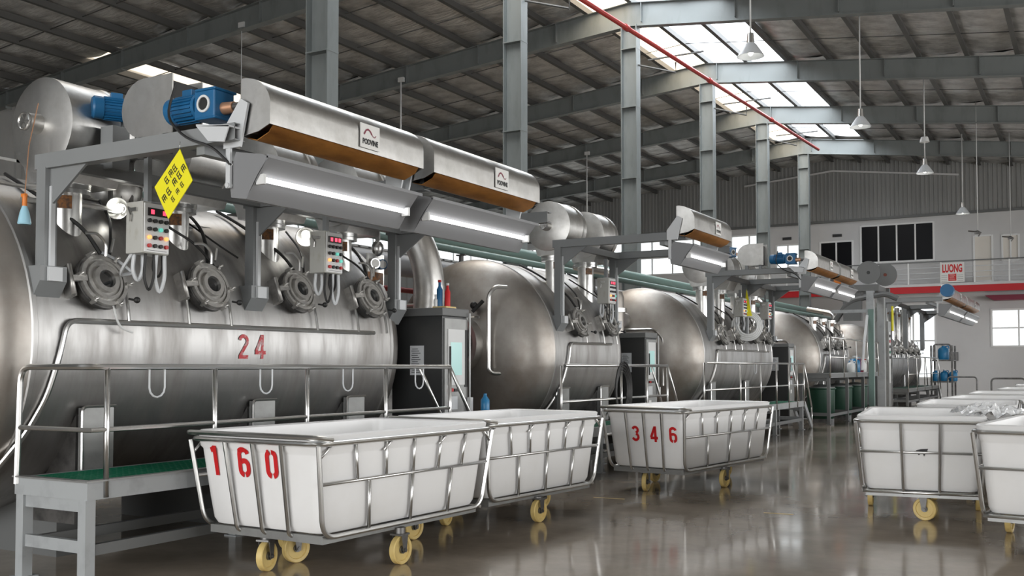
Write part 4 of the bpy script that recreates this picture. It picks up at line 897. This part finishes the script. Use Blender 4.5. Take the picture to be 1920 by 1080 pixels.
TR = [(-1.69, 12.25, 7, 'white laundry trolley with a dark smudge, nearest to the aisle on the right'), (-.18, 10.78, -6, 'white laundry trolley cut off by the right picture edge, nearest of the block'),
      (-1.55, 15.9, 3, 'laundry trolley second in the left row of the right-hand block'), (-1.5, 18.75, -2, 'laundry trolley third in the left row of the right-hand block'), (-1.5, 22.3, 2, 'laundry trolley fourth in the left row of the right-hand block'),
      (-1.3, 26.9, -1, 'laundry trolley fifth in the left row of the right-hand block'), (-1.3, 32.2, 3, 'laundry trolley at the far end of the left row of the right-hand block')]
for x, y, a, lb in TR:
    T = trolley(lb, (x, y, 0), R(a), 1.24, 2.3, flip=True, turn=R(80) if y < 13 else 0)
    if y == 12.25: part('smudge', 'ink', T, lambda b: b.add([(.05, 1.095, .74), (.02, 1.097, .69), (-.01, 1.096, .73), (-.03, 1.094, .68), (-.07, 1.10, .76), (0, 1.10, .755)], [(0, 1, 2, 3, 4, 5)]))
for k, y in enumerate((13.9, 16.7, 19.6, 23.4, 28)):
    trolley('laundry trolley in the right row of the block, ' + ['behind the one at the picture edge', 'second from the front', 'third from the front', 'fourth from the front', 'farthest back'][k], (.15, y, 0), R(2*(k % 3)-2), 1.24, 2.3, flip=True)
# crumpled clear film in the nearest trolley of the block
def film(b):
    rr = random.Random(5); n_ = 16; vs_ = []
    for j in range(n_+1):
        for i in range(n_+1):
            x, y = (i/n_-.5)*.8, (j/n_-.5)*.9
            vs_.append((x, y, .16*math.exp(-(x*x+y*y)*5)+rr.uniform(-.045, .045)))
    b.add(vs_, [(j*(n_+1)+i, j*(n_+1)+i+1, (j+1)*(n_+1)+i+1, (j+1)*(n_+1)+i) for j in range(n_) for i in range(n_)], False)
tag(part('plastic_film', 'film', None, film, loc=(-.95, 12.4, 1.02), rot=(0, R(6), .3)), 'crumpled clear plastic film heaped in the trolley with the smudge', 'film')

# ------------------------------------------------------------------ behind and between the tanks
T = thing('exhaust_duct', 'thick bent steel duct rising behind the cabinet beside tank 24', 'duct', (-7.95, 11.45, 0))
part('duct', 'sheet_steel', T, lambda b: b.tube([(0, 0, 0), (-.03, 0, 1.9), (.10, 0, 2.6), (.02, 0, 3.1), (-.35, 0, 3.75), (-1.2, 0, 4.0)], .21, 18, fil=.4, k=6))
part('duct_joint', 'tube_steel', T, lambda b: b.cyl((-.03, 0, 1.86), (-.03, 0, 1.96), .235, n=20))
def pipe(label, x, z, r, m, y0=8.5, y1=50):
    T = thing('service_pipe', label, 'pipe', (x, y0, z))
    part('pipe', m, T, lambda b: b.tube([(0, 0, 0), (0, y1-y0, 0)], r, 12))
    k = 0
    while y0+2+6*k < y1: part('pipe_hanger', 'dark_steel', T, lambda b: b.box(-r-.03, r+.03, -.03, .03, -r-.03, -r).box(-.03, .03, -.04, .04, -z, -r-.03), key='ph%g%g' % (r, z), loc=(0, 2+6*k, 0)); k += 1
pipe('green service pipe running behind the tanks, the upper one', -11.4, 4.2, .12, 'pipe_green')
pipe('thinner green service pipe just below the upper green one', -10.6, 3.85, .07, 'pipe_green')
pipe('thick grey service pipe running behind the tanks', -10.95, 3.45, .20, 'pipe_grey')
pipe('thin red service pipe running behind the tanks', -10.75, 2.98, .05, 'red_pipe')
def pump(label, x, y, m, s=1):
    T = thing('pump', label, 'pump', (x, y, 0), 0, 'pumps between the tanks'); T.scale = (s, s, s)
    part('base', 'dark_steel', T, lambda b: b.box(-.35, .35, -.5, .5, 0, 1.9), key='pb')
    part('casing', 'dark_grey_paint', T, lambda b: b.lathe([(0, -.45), (.26, -.45), (.34, -.35), (.34, -.1), (.2, -.05), (0, -.05)], (0, 0, 2.25), (0, 1, 0), 20), key='pcs')
    part('motor', m, T, lambda b: b.lathe([(0, -.05), (.22, -.05), (.24, 0), (.24, .45), (.18, .5), (0, .5)], (0, 0, 2.3), (0, 1, 0), 20), key='pm')
    part('discharge_pipe', 'tube_steel', T, lambda b: b.tube([(.1, -.25, 2.4), (.1, -.25, 3.0), (-.6, -.25, 3.3)], .09, 10, fil=.2), key='pdp')
pump('dark pump with a red motor behind the first cabinet', -9.2, 11.6, 'red_paint')
pump('red-motored pump farther back, between tank 24 and the next', -9.9, 12.6, 'red_paint', .9)
pump('dark pump with a red motor behind the second cabinet', -9.7, 17.8, 'caster_rust')
pump('dark pump behind the third cabinet', -9.7, 28.0, 'caster_rust')
def exch(label, y, dx=0):
    T = thing('heat_exchanger', label, 'heat exchanger', (-8.0+dx, y, 0), 0, 'heat exchangers between the tanks')
    part('vessel', 'head_steel', T, lambda b: b.lathe([(0, .4), (.18, .42), (.22, .55), (.22, 3.0), (.18, 3.12), (0, 3.15)], (0, 0, 0), (0, 0, 1), 20), key='hx')
    part('vessel_flange', 'tube_steel', T, lambda b: b.cyl((0, 0, 2.7), (0, 0, 2.78), .27, n=20), key='hxf')
    part('vessel_leg', 'dark_steel', T, lambda b: b.box(-.1, .1, -.1, .1, 0, .45), key='hxl')
    part('vessel_pipe', 'tube_steel', T, lambda b: b.tube([(0, 0, 3.1), (0, 0, 3.5), (-1.0, .3, 3.7)], .08, 10, fil=.2), key='hxp')
    part('drain_pipe', 'tube_steel', T, lambda b: b.tube([(.2, 0, 2.2), (.45, 0, 2.2), (.45, 0, .6)], .05, 8, fil=.1), key='hxd')
exch('upright steel vessel behind the second cabinet', 18.75, -.4)
exch('upright steel vessel between the hose-ring tank and the third cabinet', 28.8, -.2)
exch('upright steel vessel beyond the distant tank', 37.0)
# winch stand between the two farthest tanks
T = thing('winch_stand', 'tall grey stand with two round winch drums and an orange motor', 'winch stand', (-6.6, 36.2, 0))
for y in (0, 2.0): part('post', 'column_light', T, lambda b: b.box(-.12, .12, -.12, .12, 0, 4.2), key='wp', loc=(0, y, 0))
part('beam', 'dark_grey_paint', T, lambda b: b.box(-1.6, .3, -.12, .12, 4.2, 4.42).box(-1.6, .3, 1.88, 2.12, 4.2, 4.42).box(-.2, .2, .12, 1.88, 4.2, 4.42))
for k, (x, y) in enumerate(((-.1, .4), (.25, 1.6))):
    D = part('winch_drum', 'cabinet_black' if k == 0 else 'caster_rust', T, lambda b: b.cyl((0, -.14, 0), (0, .14, 0), .36, n=28), key='wd%d' % k, loc=(x, y, 4.86))
    part('drum_flange', 'dark_grey_paint', D, lambda b: b.lathe([(.06, -.16), (.40, -.16), (.40, -.14), (.36, -.14)], (0, 0, 0), (0, 1, 0), 28), key='wfl')
part('motor', 'orange', T, lambda b: b.cyl((-1.3, .2, 4.60), (-1.0, .2, 4.60), .17, n=20))
part('arm', 'dark_grey_paint', T, lambda b: b.tube([(-1.2, .1, 3.2), (-.7, 0, 3.9), (.5, 0, 4.1), (.9, 0, 3.9)], .10, 8, fil=.3))
part('guard', 'dark_grey_paint', T, lambda b: b.box(-.9, -.3, -.05, .2, 3.2, 4.2))
T = thing('electrical_panel', 'tall white and grey panel standing at the end of the tall walkway', 'panel', (-6.6, 39.6, 0))
part('body', 'cabinet_side', T, lambda b: b.box(-.5, 0, 0, .6, 0, 3.3))
part('front', 'panel_white', T, lambda b: b.box(.001, .02, .05, .35, 1.0, 2.9))
for k in range(5): part('indicator', ('ink', 'grating_green', 'ink', 'button_red', 'ink')[k], T, lambda b: b.box(.02, .04, .1, .3, 1.9+.2*k, 2.0+.2*k))
T = thing('yellow_guard', 'narrow yellow guard plate on the winch stand', 'guard', (-6.3, 38.6, 0))
part('plate', 'sign_yellow', T, lambda b: b.box(-.02, .02, 0, .25, 2.9, 3.8)); part('stake', 'dark_steel', T, lambda b: b.box(-.05, -.021, .05, .15, 0, 3.6))
# drums and bottles on the decks, shelf rack by the doorway
def jug(label, loc, m, s=1, mc='panel_white'):
    T = thing('jug', label, 'jug', loc); T.scale = (s, s, s)
    part('body', m, T, lambda b: b.lathe([(0, 0), (.15, 0), (.165, .03), (.165, .30), (.13, .36), (.05, .40), (.05, .43)], (0, 0, 0), (0, 0, 1), 18), key='jg'+m)
    part('cap', mc, T, lambda b: b.cyl((0, 0, .43), (0, 0, .48), .06, n=12), key='jc'+mc)
    part('handle', m, T, lambda b: b.tube([(.05, 0, .40), (.15, 0, .43), (.16, 0, .34)], .018, 6, fil=.03), key='jh'+m)
jug('blue jug on the tall green deck', (-6.6, 33.4, 1.43), 'blue_plastic', 1.1)
jug('white jug beside the blue one on the tall green deck', (-6.6, 32.9, 1.43), 'panel_white', .8)
for k in range(3): jug(('pinkish', 'white', 'cream')[k] + ' jug near the far end of the tall deck', (-6.6, 34.1+.45*k, 1.43), ('maroon', 'panel_white', 'box_paint')[k], .9, 'button_red')
T = thing('shelf_rack', 'dark steel shelf rack beside the bright doorway', 'rack', (-6.1, 51.0, 0))
for x in (-.5, .4):
    for y in (0, 1.2): part('post', 'dark_steel', T, lambda b: b.box(-.04, .04, -.04, .04, 0, 2.6), key='rkp', loc=(x, y, 0))
for z in (.9, 1.9): part('shelf', 'dark_steel', T, lambda b: b.box(-.55, .45, -.05, 1.25, -.03, .03), key='rks', loc=(0, 0, z))
part('arch', 'dark_steel', T, lambda b: b.tube([(-.4, 0, 1.9), (-.4, 0, 2.65), (.35, 0, 2.65), (.35, 0, 1.9)], .04, 6, fil=.15))
jug('blue drum on the top shelf of the rack by the doorway', (-6.1, 51.3, 1.94), 'blue_plastic', 1.5)
for k in range(3): jug('blue jug ' + ('left', 'middle', 'right')[k] + ' on the lower shelf of the rack by the doorway', (-6.45+.38*k, 51.3, .94), 'blue_plastic', 1.15)
def cart(label, loc, rz):
    T = thing('tube_cart', label, 'cart', loc, rz)
    part('frame', 'dark_steel', T, lambda b: b.tube([(-.6, 0, .12), (-.6, 0, 1.15), (.6, 0, 1.15), (.6, 0, .12)], .035, 6, fil=.15))
    part('deck', 'dark_steel', T, lambda b: b.box(-.62, .62, -.1, 1.0, .16, .22))
    for x in (-.5, .5):
        for y in (0, .9): part('wheel', 'rubber', T, lambda b: b.cyl((-.03, 0, .08), (.03, 0, .08), .08, n=12), key='ctw', loc=(x, y, 0))
cart('empty tube-framed cart standing left of the trolley block, by the far wall', (-5.1, 49.3, 0), 0)
cart('empty tube-framed cart partly hidden behind the trolley block', (-2.9, 44, 0), .2)

for k, (y, x, lb) in enumerate(((29.8, -6.83, 'dark green chemical tub under the near end of the tall deck'), (32.2, -6.83, 'dark green chemical tub under the middle of the tall deck'), (34.6, -6.83, 'dark green chemical tub under the far end of the tall deck'))):
    T = thing('chemical_tub', lb, 'tub', (x, y, 0), 0, 'dark green tubs under the tall deck')
    part('tub', 'deck_green', T, lambda b: b.lathe([(0, .12), (.34, .12), (.38, .2), (.39, .95), (.42, .97), (.42, 1.0), (.38, 1.0)], (0, 0, 0), (0, 0, 1), 24), key='ctb')
    part('lid', 'dark_grey_paint', T, lambda b: b.lathe([(.39, 1.0), (.39, 1.03), (.1, 1.10), (0, 1.10)], (0, 0, 0), (0, 0, 1), 24), key='ctl')
    part('stand', 'dark_steel', T, lambda b: b.box(-.3, .3, -.3, .3, 0, .12), key='cts')
T = thing('mixer_stand', 'green-grey mixer stand with a slanted feed pipe at the tall deck', 'stand', (-6.0, 33.0, 0))
part('post', 'pipe_green', T, lambda b: b.box(-.08, .08, -.08, .08, 0, 3.4))
part('arm', 'column_light', T, lambda b: b.box(-1.2, .1, -.05, .05, 3.3, 3.4))
part('feed_pipe', 'pale_grey_paint', T, lambda b: b.tube([(-.1, -.1, 3.2), (-.1, -.6, 2.4), (-.1, -1.0, 1.5)], .04, 8, fil=.2))
tag(part('water_bottle', 'blue_plastic', None, lambda b: b.lathe([(0, 0), (.05, 0), (.055, .02), (.055, .17), (.02, .22), (.02, .25)], (0, 0, 0), (0, 0, 1), 14), loc=(-6.55, 10.75, 1.02)), 'small blue bottle standing low right of the first cabinet', 'bottle')
tag(part('bottle_stand', 'dark_steel', None, lambda b: b.box(-6.65, -6.45, 10.65, 10.85, 0, 1.02)), 'dark stand right of the first cabinet, under the small blue bottle', 'stand')

for k, (x, y, L_, lb) in enumerate(((-3.17, 11.08, .32, 'short worn yellow line on the floor, left of the right-hand trolleys'), (-5.35, 11.34, .40, 'faint yellow line on the floor right of the unnumbered trolley'))):
    tag(part('floor_marking', 'wheel_yellow', None, lambda b: b.box(0, L_, -.012, .012, .0, .002), loc=(x, y, .001), rot=(0, 0, R(4))), lb, 'marking')
